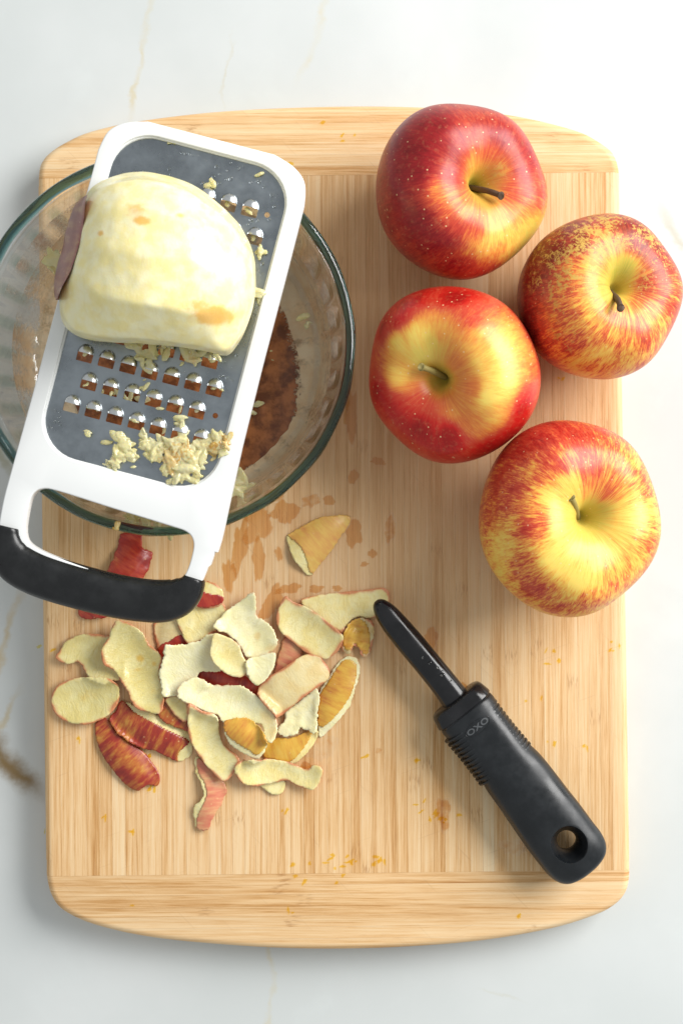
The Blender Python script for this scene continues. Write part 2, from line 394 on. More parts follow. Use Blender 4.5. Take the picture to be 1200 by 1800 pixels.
# ------------------------------------------------------------------ apples
M['stem'] = simple('stem_brown', (0.085, 0.045, 0.022), 0.7)
M['stem_g'] = simple('stem_green_brown', (0.30, 0.24, 0.07), 0.6)
PROF = [(0, -0.60), (0.10, -0.63), (0.20, -0.74), (0.32, -0.82), (0.50, -0.81), (0.70, -0.66), (0.87, -0.40), (0.97, -0.10), (1.0, 0.14), (0.97, 0.38), (0.87, 0.60), (0.74, 0.745), (0.58, 0.81), (0.44, 0.812), (0.32, 0.780), (0.225, 0.725), (0.15, 0.645), (0.09, 0.54), (0.045, 0.43), (0.0, 0.37)]
def build_apple(label, cpx, rpx, cav, stem_tip, ctl, mat, seed, ry=1.0, hz=1.0, lobes=0.013, stem_mat='stem', sq=0.015, stem_h=0.016, group=None, blush=1.0):
    zc = 0.036
    Rm = rpx * S * (D - zc) / D
    prof = cr(PROF, 5, closed=False)
    seg = 144; vs = []; fs = []
    rnd = random.Random(seed); ph = rnd.uniform(0, 6.28)
    for i, (r, z) in enumerate(prof[1:-1]):
        up = ss(-0.1, 0.8, z) if True else 0
        for k in range(seg):
            a = 2*math.pi*k/seg
            lob = 1 + (lobes*up*(0.4+r) + 0.6*lobes*(1-up)) * math.cos(5*a+ph) + sq*math.cos(2*a+ph*1.7) + 0.012*math.sin(3*a+ph)
            nn = 1 + 0.02*nz(math.cos(a)*1.3+seed, math.sin(a)*1.3, z*1.3)
            zz = z + 0.03*up*r*math.cos(5*a+ph+0.3) + 0.025*up*math.cos(a+ph)*r
            vs.append(Vector((r*lob*nn*math.cos(a), r*lob*nn*math.sin(a)*ry, zz*0.93*hz))*Rm)
    n = len(prof)-2
    vs.append(Vector((0, 0, prof[0][1]*0.93*hz))*Rm); vs.append(Vector((0, 0, prof[-1][1]*0.93*hz))*Rm)
    for i in range(n-1):
        for k in range(seg):
            k2 = (k+1) % seg; fs.append((i*seg+k, i*seg+k2, (i+1)*seg+k2, (i+1)*seg+k))
    for k in range(seg):
        k2 = (k+1) % seg
        fs.append((n*seg, k2, k)); fs.append((n*seg+1, (n-1)*seg+k, (n-1)*seg+k2))
    # lean the axis until the stem hollow lands where it stands in the photo
    pos = P(cpx[0], cpx[1], zc); q = Matrix.Identity(3); tilt = Vector((0, 0))
    for it in range(14):
        ax = Vector((-tilt.y, tilt.x, 0)); ang = tilt.length
        q = Matrix.Rotation(ang, 3, ax.normalized()) if ang > 1e-5 else Matrix.Identity(3)
        w_ = [q @ v for v in vs]; lo = min(v.z for v in w_); pos.z = -lo + 0.0002
        cx = [unP(v+pos)[0] for v in w_]; cy = [unP(v+pos)[1] for v in w_]
        ex, ey = cpx[0]-(min(cx)+max(cx))/2, cpx[1]-(min(cy)+max(cy))/2
        pos.x += ex*S*0.95; pos.y -= ey*S*0.95
        hp = unP(q @ vs[-1] + pos)
        tilt += Vector((cav[0]-hp[0], -(cav[1]-hp[1]))) * S / (Rm*0.62) * 0.6
        if tilt.length > 0.6: tilt *= 0.6/tilt.length
    t = thing('apple', label, 'apple', (pos.x, pos.y, 0.0), group)
    # paint weights (the ground colour and blush of the skin itself)
    proj = [unP(v+pos) for v in w_]
    nz_ = [v.z for v in w_]
    C3 = []
    for c in ctl:
        best = min((i for i in range(len(w_)) if nz_[i] > -0.1*Rm), key=lambda i: (proj[i][0]-c[0])**2+(proj[i][1]-c[1])**2)
        C3.append((vs[best], c[2:]))
    import numpy as np
    V = np.array([tuple(v) for v in vs]); CP = np.array([tuple(c[0]) for c in C3]); CV = np.array([(list(c[1])+[0, 0, 0])[:3] for c in C3]); CV[:, 0] *= blush
    d2 = ((V[:, None, :]-CP[None])**2).sum(-1)
    wgt = 1/(d2 + (0.0022)**2)**1.5
    val = (wgt[..., None]*CV[None]).sum(1)/wgt.sum(1)[:, None]
    rl = np.sqrt(V[:, 0]**2+V[:, 1]**2)/Rm; gc = np.where(V[:, 2] > 0, np.exp(-(rl/0.135)**2), 0)
    val[:, 1] = np.maximum(val[:, 1], gc); val[:, 0] *= 1-0.75*gc
    me = mesh('skin', vs, fs)
    colattr(me, 'paint', val)
    me.materials.append(mat)
    o = obj('skin', me, mat, t); o.matrix_parent_inverse.identity()
    o.location = pos - t.location; o.rotation_euler = q.to_euler()
    # stem
    base = q @ (vs[-1]) + pos
    tz = base.z + stem_h
    tip = P(stem_tip[0], stem_tip[1], tz)
    midp = (base*0.5+tip*0.5) + Vector((0, 0, stem_h*0.18))
    path = [base - (tip-base)*0.1, base, base*0.6+midp*0.4, midp, midp*0.5+tip*0.5+Vector((0,0,stem_h*.05)), tip*0.93+midp*0.07, tip]
    path = [Vector(p) for p in cr([tuple(p) for p in path], 4, closed=False)]
    L = len(path)
    rad = [0.00135 + 0.0008*ss(0.72, 1.0, i/(L-1)) + 0.0004*(1-i/(L-1)) + 0.0002*nz(i*0.7, seed) for i in range(L)]
    v2, f2 = tube_mesh([p - t.location for p in path], rad, 10)
    v2 = [v + Vector((nz(v.x*900, v.y*900, v.z*900), nz(v.y*900, v.z*900, 3), nz(v.z*900, v.x*900, 7)))*0.00022 for v in v2]
    s = obj('stem', mesh('stem', v2, f2), M[stem_mat], t); s.matrix_parent_inverse.identity()
    return t
A1 = [(780,420,.75),(740,400,.85),(790,300,.75),(920,300,.7),(690,330,.9),(700,250,.9),(760,215,.95),(850,198,.95),(930,270,.8),(740,300,.9),(800,250,.72),(770,330,.42),(797,345,.42),(818,372,.34,.3),(800,400,.62),(830,405,.5),(870,300,.45,.35,.5),(832,290,.35,.2),(720,380,.85),(700,430,.75),(760,430,.72),(800,465,.75),(850,435,.22),(872,410,.15),(900,420,.25,.1),(935,405,.1,.6),(922,445,.1,.9),(900,340,.55),(945,330,.6,0,.2),(828,330,.1,.95),(860,355,.3,.5),(880,240,.8),(850,480,.6),(670,340,.85),(745,265,.9),(900,375,.35),(860,270,.55)]
A2 = [(1100,620,.3,.2),(1000,640,.35,.25),(1150,550,.4,.15),(1020,430,.85,0,.7),(1120,430,.8,0,.6),(970,440,.95,0,.6),(945,430,.9,0,.4),(1000,400,.9,0,.6),(1050,395,.7,0,.8),(1120,400,.85,0,.6),(1160,450,.75,0,.5),(930,480,.9,0,.3),(920,540,.9),(940,590,.7),(1000,470,.45,.1,.9),(1000,530,.45,0,.4),(1040,455,.3,.4,.8),(1080,480,.1,1),(1100,470,.2,.9),(1062,515,.2,.8),(1130,500,.65,0,.4),(1172,530,.55),(1150,590,.5),(1090,600,.42),(1040,620,.32),(1000,600,.45,0,.4),(1050,652,.4),(1100,560,.4),(960,630,.5),(1185,490,.6),(1040,540,.35,.2,.4),(1070,420,.4,.2,1)]
A3 = [(655,640,.6),(670,580,.9),(720,530,1),(800,520,1),(880,540,1),(930,600,.9),(947,670,.75),(700,605,.08),(735,590,.0),(775,590,.32),(742,625,0,.35),(785,655,.3,.8),(762,600,.1,.5),(830,680,.45),(800,720,.35),(850,640,.15),(880,620,.05),(860,700,.0),(885,670,.05),(830,750,.4),(900,765,1),(860,790,1),(790,770,1),(740,755,.9),(690,715,.8),(660,690,.9),(700,660,.15),(752,700,.62),(800,640,.4),(920,720,.9),(700,560,.85),(830,560,.6),(660,620,.5),(840,600,.25),(870,730,.2)]
A4 = [(870,850,.75),(900,800,.9),(950,770,1),(1000,760,.9),(1060,760,.85),(1110,800,.7),(980,815,.72),(1040,830,.7),(1060,870,.66),(935,850,.6),(945,895,.5),(950,920,.6),(930,930,.7),(970,880,.1),(1000,850,.2,.3),(1015,905,.0,.95),(1060,895,.3,.7),(1040,920,.1,.7),(1000,970,.0,.4),(1060,960,.22),(1110,900,.2),(1140,950,.45),(1100,1020,.5),(1050,1050,.42),(1000,1070,.58),(940,1040,.62),(920,1000,.6),(880,960,.2),(860,910,.55),(1020,1010,.02),(975,985,.05),(1130,850,.55),(985,930,.05,.1),(870,990,.3),(905,870,.65),(1000,900,.05,.6)]
build_apple('red apple with pink sheen and a dark curved stem, topmost on the board', (811, 337), 149, (824, 330), (880, 344), A1, mat_apple_skin('apple_skin_crimson', (0.33, 0.012, 0.016), 0.48, 0.6, 1.0, 0.35), 1, ry=1.0)
build_apple('brownish red apple covered in golden russet netting, at the right edge of the board', (1054, 521), 143, (1070, 513), (1090, 541), A2, mat_apple_skin('apple_skin_russet', (0.25, 0.02, 0.016), 0.55, 1.0, 0.5), 2, ry=0.99, stem_h=0.026, blush=0.92)
build_apple('bright red and yellow apple with a green stem pointing left', (799, 659), 152, (784, 664), (740, 645), A3, mat_apple_skin('apple_skin_scarlet', (0.52, 0.012, 0.010), 0.42, 0.1, 1.0, 0.0), 3, ry=0.99, stem_mat='stem_g', sq=0.02)
build_apple('large yellow apple with red streaks and an upright pale stem, lowest of the whole apples', (1001, 912), 156, (1014, 910), (1003, 874), A4, mat_apple_skin('apple_skin_streaked', (0.40, 0.018, 0.014), 0.66, 0.35, 0.7, 0.75), 4, ry=1.09, stem_mat='stem_g', sq=0.0, hz=1.02, stem_h=0.020, blush=0.76)

# ------------------------------------------------------------------ glass bowl
RIM = 0.072
BC = P(285, 603, RIM); BR = 340*S*(D-RIM)/D
def mat_glass():
    m = NT('rim_glass'); m.set(col=(1, 1, 1), rough=0.0, trans=1.0, ior=1.49)
    va = m.n.new('ShaderNodeVolumeAbsorption'); va.inputs['Color'].default_value = (0.10, 0.42, 0.42, 1); va.inputs['Density'].default_value = 330
    m.link(va.outputs[0], m.out.inputs['Volume'])
    return m.m
def mat_glass_wall():
    m = NT('clear_thin_glass'); m.n.remove(m.b)
    tr = m.n.new('ShaderNodeBsdfTransparent'); tr.inputs[0].default_value = (0.98, 0.99, 0.985, 1)
    gl = m.n.new('ShaderNodeBsdfGlossy'); gl.inputs['Roughness'].default_value = 0.04
    cx, cy, cz = m.sep(m.coord('Object'))[:3]     # the flutes: thick and thin glass by turns
    an = m.math('ARCTAN2', m.math('SUBTRACT', cy, BC.y), m.math('SUBTRACT', cx, BC.x))
    rb = m.math('COSINE', m.math('MULTIPLY', an, 36.0))
    rb = m.math('MULTIPLY', m.map(rb, -0.2, 0.9), m.math('MULTIPLY', m.map(cz, 0.012, 0.022), m.map(cz, 0.050, 0.056, 1, 0)))
    m.link(m.mix(rb, (0.985, 0.993, 0.988), (0.80, 0.86, 0.83)), tr.inputs[0])
    re = m.n.new('ShaderNodeBsdfGlass'); re.inputs['Roughness'].default_value = 0.0; re.inputs['IOR'].default_value = 1.45
    lw = m.n.new('ShaderNodeLayerWeight'); lw.inputs[0].default_value = 0.5
    f = m.math('ADD', m.math('MULTIPLY', m.math('POWER', lw.outputs['Facing'], 3.5), 0.6), 0.07)
    a = m.n.new('ShaderNodeMixShader'); a.inputs[0].default_value = 0.10; m.link(tr.outputs[0], a.inputs[1]); m.link(re.outputs[0], a.inputs[2])
    b = m.n.new('ShaderNodeMixShader'); m.link(f, b.inputs[0]); m.link(a.outputs[0], b.inputs[1]); m.link(gl.outputs[0], b.inputs[2])
    m.link(b.outputs[0], m.out.inputs[0]); return m.m
M['glass'] = mat_glass(); M['glass_wall'] = mat_glass_wall()
BASE_R = 0.072; BB = 0.0
def wall_r(z):     # inner wall radius by height above the board
    t = max(0, min(1, (z-0.004)/(RIM-0.010)))
    return BASE_R + 0.004 + (BR-0.0058-BASE_R-0.004) * (t**0.62)
def build_bowl():
    prof = []   # (r, z, flute amount)
    prof += [(0.0001, 0.0042, 0), (0.02, 0.0042, 0), (0.045, 0.0042, 0), (BASE_R-0.004, 0.0045, 0), (BASE_R+0.001, 0.0058, 0)]
    for i in range(1, 15):
        z = 0.0065 + (RIM-0.0145)*i/14
        prof.append((wall_r(z), z, math.sin(math.pi*min(1, i/14*1.08))**0.7 if i < 13 else 0))
    for i in range(13, 0, -1):
        z = 0.0065 + (RIM-0.0145)*i/14
        prof.append((wall_r(z)+0.0036, z-0.0012, 0))
    prof += [(BASE_R+0.003, 0.0012, 0), (BASE_R, 0.0004, 0), (BASE_R-0.004, 0.0008, 0), (0.03, 0.0012, 0), (0.0001, 0.0012, 0)]
    seg = 216; vs = []; fs = []
    for r, z, f in prof:
        for k in range(seg):
            a = 2*math.pi*k/seg
            fl = 0.0034*f*(abs(math.cos(18*a))**0.7 - 0.5)
            vs.append((( r+fl)*math.cos(a), (r+fl)*math.sin(a), z))
    for i in range(len(prof)-1):
        for k in range(seg):
            k2 = (k+1) % seg; fs.append((i*seg+k, i*seg+k2, (i+1)*seg+k2, (i+1)*seg+k))
    fs.append(tuple(range(seg))[::-1]); fs.append(tuple((len(prof)-1)*seg+k for k in range(seg)))
    t = thing('glass_bowl', 'round fluted glass bowl with a thick green rim under the grater', 'bowl', (BC.x, BC.y, 0))
    def fin(name, vs, fs, mat):
        me = mesh(name, [Vector(v)+Vector((BC.x, BC.y, 0)) for v in vs], fs)
        bm = bmesh.new(); bm.from_mesh(me); bmesh.ops.recalc_face_normals(bm, faces=bm.faces); bm.to_mesh(me); bm.free()
        obj(name, me, mat, t)
    # the wall's top edge closes under the rim
    fin('wall', vs, fs, M['glass_wall'])
    rp = [(BR-0.0050, RIM-0.0050), (BR-0.0048, RIM-0.0022), (BR-0.0040, RIM-0.0006), (BR-0.0030, RIM), (BR-0.0013, RIM-0.0005), (BR-0.0002, RIM-0.0022), (BR, RIM-0.0046), (BR-0.0006, RIM-0.0070), (BR-0.0020, RIM-0.0084), (BR-0.0036, RIM-0.0080), (BR-0.0046, RIM-0.0068)]
    vs = []; fs = []; n = len(rp)
    for r, z in rp:
        for k in range(seg):
            a = 2*math.pi*k/seg; w_ = 0.0003*math.sin(18*a)*(1 if z < RIM-0.003 else 0)
            vs.append(((r+w_)*math.cos(a), (r+w_)*math.sin(a), z))
    for i in range(n):
        for k in range(seg):
            k2 = (k+1) % seg; i2 = (i+1) % n; fs.append((i*seg+k, i*seg+k2, i2*seg+k2, i2*seg+k))
    fin('rim', vs, fs, M['glass'])
build_bowl()

# what is in the bowl: brown cinnamon syrup, a floury film round it, dust on the wall
def mat_masked(name, col1, col2, scale, lo, hi, rough, use_edge=True):
    m = NT(name); co = m.coord('Object'); pt = m.sep(m.attr('paint'))[0]
    n = m.noise(co, scale, 5, 0.7, 0.3); n2 = m.noise(co, scale*0.3, 4, 0.6)
    a = m.map(m.math('ADD', pt, m.math('MULTIPLY', m.math('SUBTRACT', n, 0.5), 1.0)), lo, hi)
    col = m.mix(m.map(n2, 0.35, 0.65), col1, col2)
    m.set(col=col, rough=rough, alpha=a, normal=m.bump(n, 0.4, 0.0006))
    return m.m
M['sauce'] = mat_masked('cinnamon_syrup', (0.44, 0.155, 0.05), (0.16, 0.050, 0.018), 420, 0.24, 0.42, 0.22)
M['film'] = mat_masked('floury_film', (0.84, 0.68, 0.47), (0.76, 0.55, 0.33), 300, -0.1, 0.55, 0.6)
M['dust'] = mat_masked('flour_dust', (0.85, 0.76, 0.66), (0.72, 0.55, 0.42), 1300, 0.25, 0.75, 0.7)
SAUCE = [(330, 470), (420, 480), (490, 535), (510, 580), (525, 630), (529, 685), (522, 735), (505, 785), (482, 815), (445, 842), (400, 850), (330, 845), (250, 800), (170, 780), (130, 700), (125, 600), (170, 520), (250, 480)]
def build_contents():
    poly = cr(SAUCE, 5); z = 0.0058
    vs = []; fs = []; val = []; rings = 26; seg = 140
    c = P(330, 660, z)
    def ray(poly, cx, cy, a):
        best = 0
        for i in range(len(poly)):
            x1, y1 = poly[i]; x2, y2 = poly[(i+1) % len(poly)]
            dx, dy = math.cos(a), math.sin(a); ex, ey = x2-x1, y2-y1
            den = dx*ey-dy*ex
            if abs(den) < 1e-9: continue
            t = ((x1-cx)*ey-(y1-cy)*ex)/den; u = ((x1-cx)*dy-(y1-cy)*dx)/den
            if t > 0 and -1e-6 <= u <= 1+1e-6: best = max(best, t)
        return best
    for name, scl, zz, mat, dens, label, cat in (('cinnamon_syrup', 1.0, 0.0060, 'sauce', 1.0, 'dark brown cinnamon syrup pooled in the glass bowl', 'syrup'),):
        vs = []; fs = []; val = []
        for i in range(1, rings+1):
            f = (i/rings)**0.8
            for k in range(seg):
                a = 2*math.pi*k/seg; rr = ray(poly, 330, 660, a)*f*scl
                v = P(330+math.cos(a)*rr, 660+math.sin(a)*rr, zz); px, py = 330+math.cos(a)*rr, 660+math.sin(a)*rr
                edge = 1.0 - ss(0.80, 1.0, f)*0.62
                # broken, half wiped patches toward the bottom right and a pale lower part
                edge -= 0.60*ss(770, 835, py)*ss(380, 470, px) * (0.6+0.9*abs(nz(px*0.03, py*0.03)))
                edge -= 0.16*ss(500, 535, px)
                vs.append(v + Vector((0, 0, 0.0002*nz(px*0.05, py*0.05)))); val.append((edge, 0, 0))
        for i in range(rings-1):
            for k in range(seg):
                k2 = (k+1) % seg; fs.append((i*seg+k, i*seg+k2, (i+1)*seg+k2, (i+1)*seg+k))
        vs.append(P(330, 660, zz)); val.append((1, 0, 0))
        for k in range(seg): fs.append((len(vs)-1, (k+1) % seg, k))
        me = mesh(name, vs, [f[::-1] for f in fs]); colattr(me, 'paint', val)
        o = obj(name, me, M[mat]); tag(o, label, cat, kind='stuff')
    # film on the floor and the lower wall; dust on the upper wall
    for name, zs, mat, fn, label in (
        ('floury_film', [0.0046, 0.0046, 0.0050, 0.0062, 0.009, 0.014, 0.022, 0.032], 'film', lambda a, i: 0.52+0.3*nz(a*2, i*0.4)+0.45*nz(a*11, i*0.12)-0.05*max(0, i-3)-0.10*ss(2.3, 3.0, abs(a-0.1)) , 'thin beige floury film smeared over the floor of the glass bowl'),
        ('flour_dust', [0.018, 0.023, 0.028, 0.033, 0.038, 0.043, 0.048, 0.053], 'dust', lambda a, i: 0.42*math.exp(-((a-0.35+0.1*i/8)/0.42)**2) + 0.36*math.exp(-((a-2.35)/0.35)**2) + 0.30*math.exp(-((a+0.55)/0.4)**2) + 0.35*nz(a*11, i*0.25) + 0.14 + 0.16*math.cos(36*a), 'white flour dusted on the fluted wall inside the glass bowl')):
        vs = []; fs = []; val = []; seg = 216
        for i, z in enumerate(zs):
            if mat == 'film' and i < 3: r = [0.02, 0.05, BASE_R-0.004][i]
            else: r = wall_r(z) - 0.0012
            for k in range(seg+1):
                a = -math.pi + 2*math.pi*k/seg
                vs.append((r*math.cos(a), r*math.sin(a), z + 0.0006)); val.append((fn(a, i), 0, 0))
        for i in range(len(zs)-1):
            for k in range(seg): fs.append((i*(seg+1)+k, i*(seg+1)+k+1, (i+1)*(seg+1)+k+1, (i+1)*(seg+1)+k))
        me = mesh(name, vs, fs); colattr(me, 'paint', val)
        o = obj(name, me, M[mat]); o.location = (BC.x, BC.y, 0); tag(o, label, 'flour', kind='stuff')
build_contents()

# ------------------------------------------------------------------ grater
GT = 0.081            # height of the grater's top face
GU = Vector((0.9670, 0.2546)); GV = Vector((-0.2546, 0.9670))     # across / along, in photo pixels
def G(a, b, z=GT):
    return P(369 + a*GU.x + b*GV.x, 252 + a*GU.y + b*GV.y, z)
def Gxy(a, b, z):      # same footprint as the top face, any height
    p = G(a, b, GT); return Vector((p.x, p.y, z))
M['white_plastic'] = simple('white_plastic', (0.80, 0.81, 0.80), 0.32, spec=0.45, coat=0.1)
def mat_rubber(name, base, rough=0.42):
    m = NT(name); co = m.coord('Object'); n = m.noise(co, 2600, 2, 0.5); s = m.noise(co, 70, 4, 0.65)
    return m.set(col=m.mix(m.map(s, 0.35, 0.7), base, tuple(c*1.5+0.003 for c in base)), rough=m.map(s, 0.3, 0.7, rough-0.08, rough+0.12), spec=0.45, normal=m.bump(n, 0.10, 0.0002))
M['rubber'] = mat_rubber('black_rubber', (0.006, 0.0065, 0.007), 0.30)
M['peeler_rubber'] = mat_rubber('peeler_rubber', (0.006, 0.0075, 0.009), 0.33)
M['gloss_black'] = mat_rubber('gloss_black', (0.006, 0.006, 0.007), 0.16)
def mat_steel(name, base, rough):
    m = NT(name); co = m.coord('Object'); n = m.noise(co, 45, 5, 0.65)
    x, y, _ = m.sep(co)[:3]; f = m.noise(m.comb(m.math('MULTIPLY', m.math('ADD', m.math('MULTIPLY', x, 0.967), m.math('MULTIPLY', y, -0.2546)), 60), m.math('MULTIPLY', m.math('ADD', m.math('MULTIPLY', x, 0.2546), m.math('MULTIPLY', y, 0.967)), 3000), 0), 1, 3, 0.6)
    return m.set(col=m.mix(m.map(n, 0.3, 0.7), base, tuple(c*1.45 for c in base)), metal=1.0, rough=m.map(n, 0.3, 0.75, rough-0.06, rough+0.10), normal=m.bump(f, 0.12, 0.0002))
M['steel'] = mat_steel('brushed_steel', (0.25, 0.275, 0.295), 0.30)
M['tooth_steel'] = mat_steel('polished_steel', (0.60, 0.61, 0.61), 0.28)
def rrect(x0, y0, x1, y1, r, n=9, rr=None):
    """rounded rectangle; rr: radii for corners (x0y0, x1y0, x1y1, x0y1)"""
    rr = rr or (r, r, r, r); out = []
    for (cx, cy, a0, q) in ((x0+rr[0], y0+rr[0], 180, rr[0]), (x1-rr[1], y0+rr[1], 270, rr[1]), (x1-rr[2], y1-rr[2], 0, rr[2]), (x0+rr[3], y1-rr[3], 90, rr[3])):
        for k in range(n+1):
            a = R(a0 + 90*k/n); out.append((cx+q*math.cos(a), cy+q*math.sin(a)))
    return out
def sheet_with_holes(loops, zt, zb, bev=0.0, segs=3):
    bm = bmesh.new(); es = []
    for lp in loops:
        vs = [bm.verts.new(Gxy(a, b, zb)) for a, b in lp]
        es += [bm.edges.new((vs[i], vs[(i+1) % len(vs)])) for i in range(len(vs))]
    bmesh.ops.triangle_fill(bm, use_beauty=True, use_dissolve=False, edges=es)
    bmesh.ops.recalc_face_normals(bm, faces=bm.faces)
    if bm.faces[:][0].normal.z < 0: bmesh.ops.reverse_faces(bm, faces=bm.faces)
    r = bmesh.ops.extrude_face_region(bm, geom=bm.faces[:])
    bmesh.ops.translate(bm, verts=[v for v in r['geom'] if isinstance(v, bmesh.types.BMVert)], vec=(0, 0, zt-zb))
    bmesh.ops.recalc_face_normals(bm, faces=bm.faces)
    if bev:
        sharp = [e for e in bm.edges if len(e.link_faces) == 2 and e.calc_face_angle(0) > R(60) and abs(e.verts[0].co.z-e.verts[1].co.z) < 1e-6]
        bmesh.ops.bevel(bm, geom=sharp, offset=bev, segments=segs, profile=0.5, affect='EDGES', clamp_overlap=True)
    return bm
HOLES = []
for k in range(10):
    b = 504 - 46*k
    for i in range(7 if k % 2 == 0 else 6):
        a = (-119 + 39.3*i) if k % 2 == 0 else (-100 + 39.3*i)
        HOLES.append((a, b, k))
def build_grater():
    t = thing('box_grater' if False else 'flat_grater', 'flat white framed hand grater with black handle resting on the glass bowl', 'grater', Gxy(0, 420, GT-0.009))
    plate_o = rrect(-162, 12, 158, 600, 72)
    outer = [(-187, 90)] + cr([(-187, 60), (-178, 24), (-152, 2), (-115, -10)], 5, False) + cr([(115, -10), (152, 2), (178, 24), (187, 60)], 5, False) + [(188, 300), (189, 500), (196, 640), (198, 690), (192, 692), (192, 722), (187, 730), (182, 772), (148, 790), (152, 752), (152, 706), (148, 684), (132, 672)]
    # frame = body with plate opening and the handle window; its two arms run into the grip
    outer = [(-187, 90)] + cr([(-187, 60), (-178, 24), (-152, 2), (-115, -10)], 5, False) + cr([(115, -10), (152, 2), (178, 24), (187, 60)], 5, False) + [(188, 200), (188, 350), (190, 500), (194, 600)] + cr([(196, 640), (197, 670), (196, 692)], 3, False) + [(191, 693), (190, 716)] + cr([(186, 722), (183, 745), (176, 785)], 4, False) + cr([(140, 800), (60, 812), (-60, 816), (-140, 800)], 4, False) + cr([(-176, 790), (-186, 755), (-191, 700), (-191, 650)], 5, False) + [(-189, 500), (-188, 300)]
    window = cr([(-146, 700), (-144, 676), (-130, 662), (-100, 659), (0, 664), (100, 668), (135, 671), (150, 684), (154, 706), (152, 740), (140, 764), (110, 775), (40, 780), (-60, 774), (-120, 764), (-140, 745)], 4)
    bm = sheet_with_holes([outer, plate_o, window], GT, GT-0.0085, 0.0022, 4)
    me = bpy.data.meshes.new('frame'); bm.to_mesh(me); bm.free(); me.materials.append(M['white_plastic']); auto_smooth(me, 40)
    obj('frame', me, M['white_plastic'], t, smooth=False)
    # seat lip just inside the frame that the plate is clipped into
    bm = sheet_with_holes([rrect(-163.5, 10.5, 159.5, 601.5, 73), rrect(-159.5, 14.5, 155.5, 597.5, 70)], GT-0.0012, GT-0.0075, 0.0005, 2)
    obj('plate_seat', bm, M['white_plastic'], t)
    # plate
    loops = [rrect(-160.5, 13.5, 156.5, 598.5, 71)]
    for a, b, k in HOLES:
        lp = [(a-14.2, b), (a-14.2, b+13.5), (a-13.2, b+15), (a+13.2, b+15), (a+14.2, b+13.5), (a+14.2, b)]
        for q in range(1, 8):
            an = R(180*q/8); lp.append((a+14.2*math.cos(an), b-4.5*math.sin(an)))
        loops.append(lp)
    for a, b in ((130, 460), (128, 94)):
        loops.append([(a+5*math.cos(R(30*q)), b+5*math.sin(R(30*q))) for q in range(12)])
    pz = GT-0.0030
    bm = sheet_with_holes(loops, pz, pz-0.0007)
    me = bpy.data.meshes.new('plate'); bm.to_mesh(me); bm.free(); me.materials.append(M['steel'])
    obj('plate', me, M['steel'], t, smooth=False)
    # one raised tooth mesh, shared
    vs = []; fs = []; px = S*(D-GT)/D; na, nb = 22, 12
    for layer in (0, 1):
        for j in range(nb+1):
            for i in range(na+1):
                u = math.cos(math.pi*(1-i/na)); f = j/nb                 # u across, f from mouth to heel
                half = math.sqrt(max(0, 1-f*f))
                aa = u*half*15.2; bb = -f*17
                h = math.sqrt(max(0, 1-u*u))*half*(0.0034)*(1-0.0*f)
                h = h if layer == 0 else max(h-0.0006, -0.0003)
                vs.append(Vector((aa*px, -bb*px, h)) if layer == 0 else Vector((aa*0.95*px, -bb*0.95*px, h)))
    W_ = na+1; O_ = W_*(nb+1)
    for j in range(nb):
        for i in range(na):
            q = (j*W_+i, j*W_+i+1, (j+1)*W_+i+1, (j+1)*W_+i); fs.append(q); fs.append(tuple(O_+x for x in q[::-1]))
    for i in range(na): fs.append((i+1, i, O_+i, O_+i+1))
    ang = -math.atan2(GU.y, GU.x)
    tm = mesh('tooth', vs, fs); tm.materials.append(M['tooth_steel']); auto_smooth(tm, 50)
    tm.transform(Matrix.Rotation(ang, 4, 'Z'))
    for n, (a, b, k) in enumerate(HOLES):
        o = bpy.data.objects.new('tooth', tm); COL.objects.link(o); o.parent = t
        o.location = Gxy(a, b, pz+0.0001) - t.location
    # grip: an oval section swept round the end of the handle
    path = [(-171, 742, 22), (-170, 757, 26), (-163, 778, 34), (-146, 797, 39), (-118, 807, 40), (-80, 812, 40), (-20, 814, 39.5), (40, 813, 39), (90, 808, 38.5), (125, 800, 38), (148, 787, 35), (161, 770, 29), (166, 757, 23), (167, 746, 19)]
    path = cr(path, 5, False)
    zc = GT-0.0045; seg = 28; vs = []; fs = []
    n = len(path)
    for i, (a, b, hw) in enumerate(path):
        p0, p1 = path[max(0, i-1)], path[min(n-1, i+1)]
        d = Vector((p1[0]-p0[0], p1[1]-p0[1])).normalized(); nn = Vector((d.y, -d.x))
        for k in range(seg):
            th = 2*math.pi*k/seg; c, s_ = math.cos(th), math.sin(th)
            c2 = math.copysign(abs(c)**0.72, c); s2 = math.copysign(abs(s_)**0.85, s_)
            e = min(1, (min(i, n-1-i)+0.6)/2.0)
            vs.append(Gxy(a+nn.x*hw*c2*(0.93+0.07*e), b+nn.y*hw*c2*(0.93+0.07*e), zc + s2*0.0080*(0.9+0.1*e)))
    for i in range(n-1):
        for k in range(seg):
            k2 = (k+1) % seg; fs.append((i*seg+k, i*seg+k2, (i+1)*seg+k2, (i+1)*seg+k))
    fs.append(tuple(range(seg))[::-1]); fs.append(tuple((n-1)*seg+k for k in range(seg)))
    me = mesh('grip', vs, fs); bm = bmesh.new(); bm.from_mesh(me); bmesh.ops.recalc_face_normals(bm, faces=bm.faces); bm.to_mesh(me); bm.free()
    me.materials.append(M['rubber']); auto_smooth(me, 50)
    obj('grip', me, M['rubber'], t, smooth=False)
build_grater()
PZ = GT-0.0030

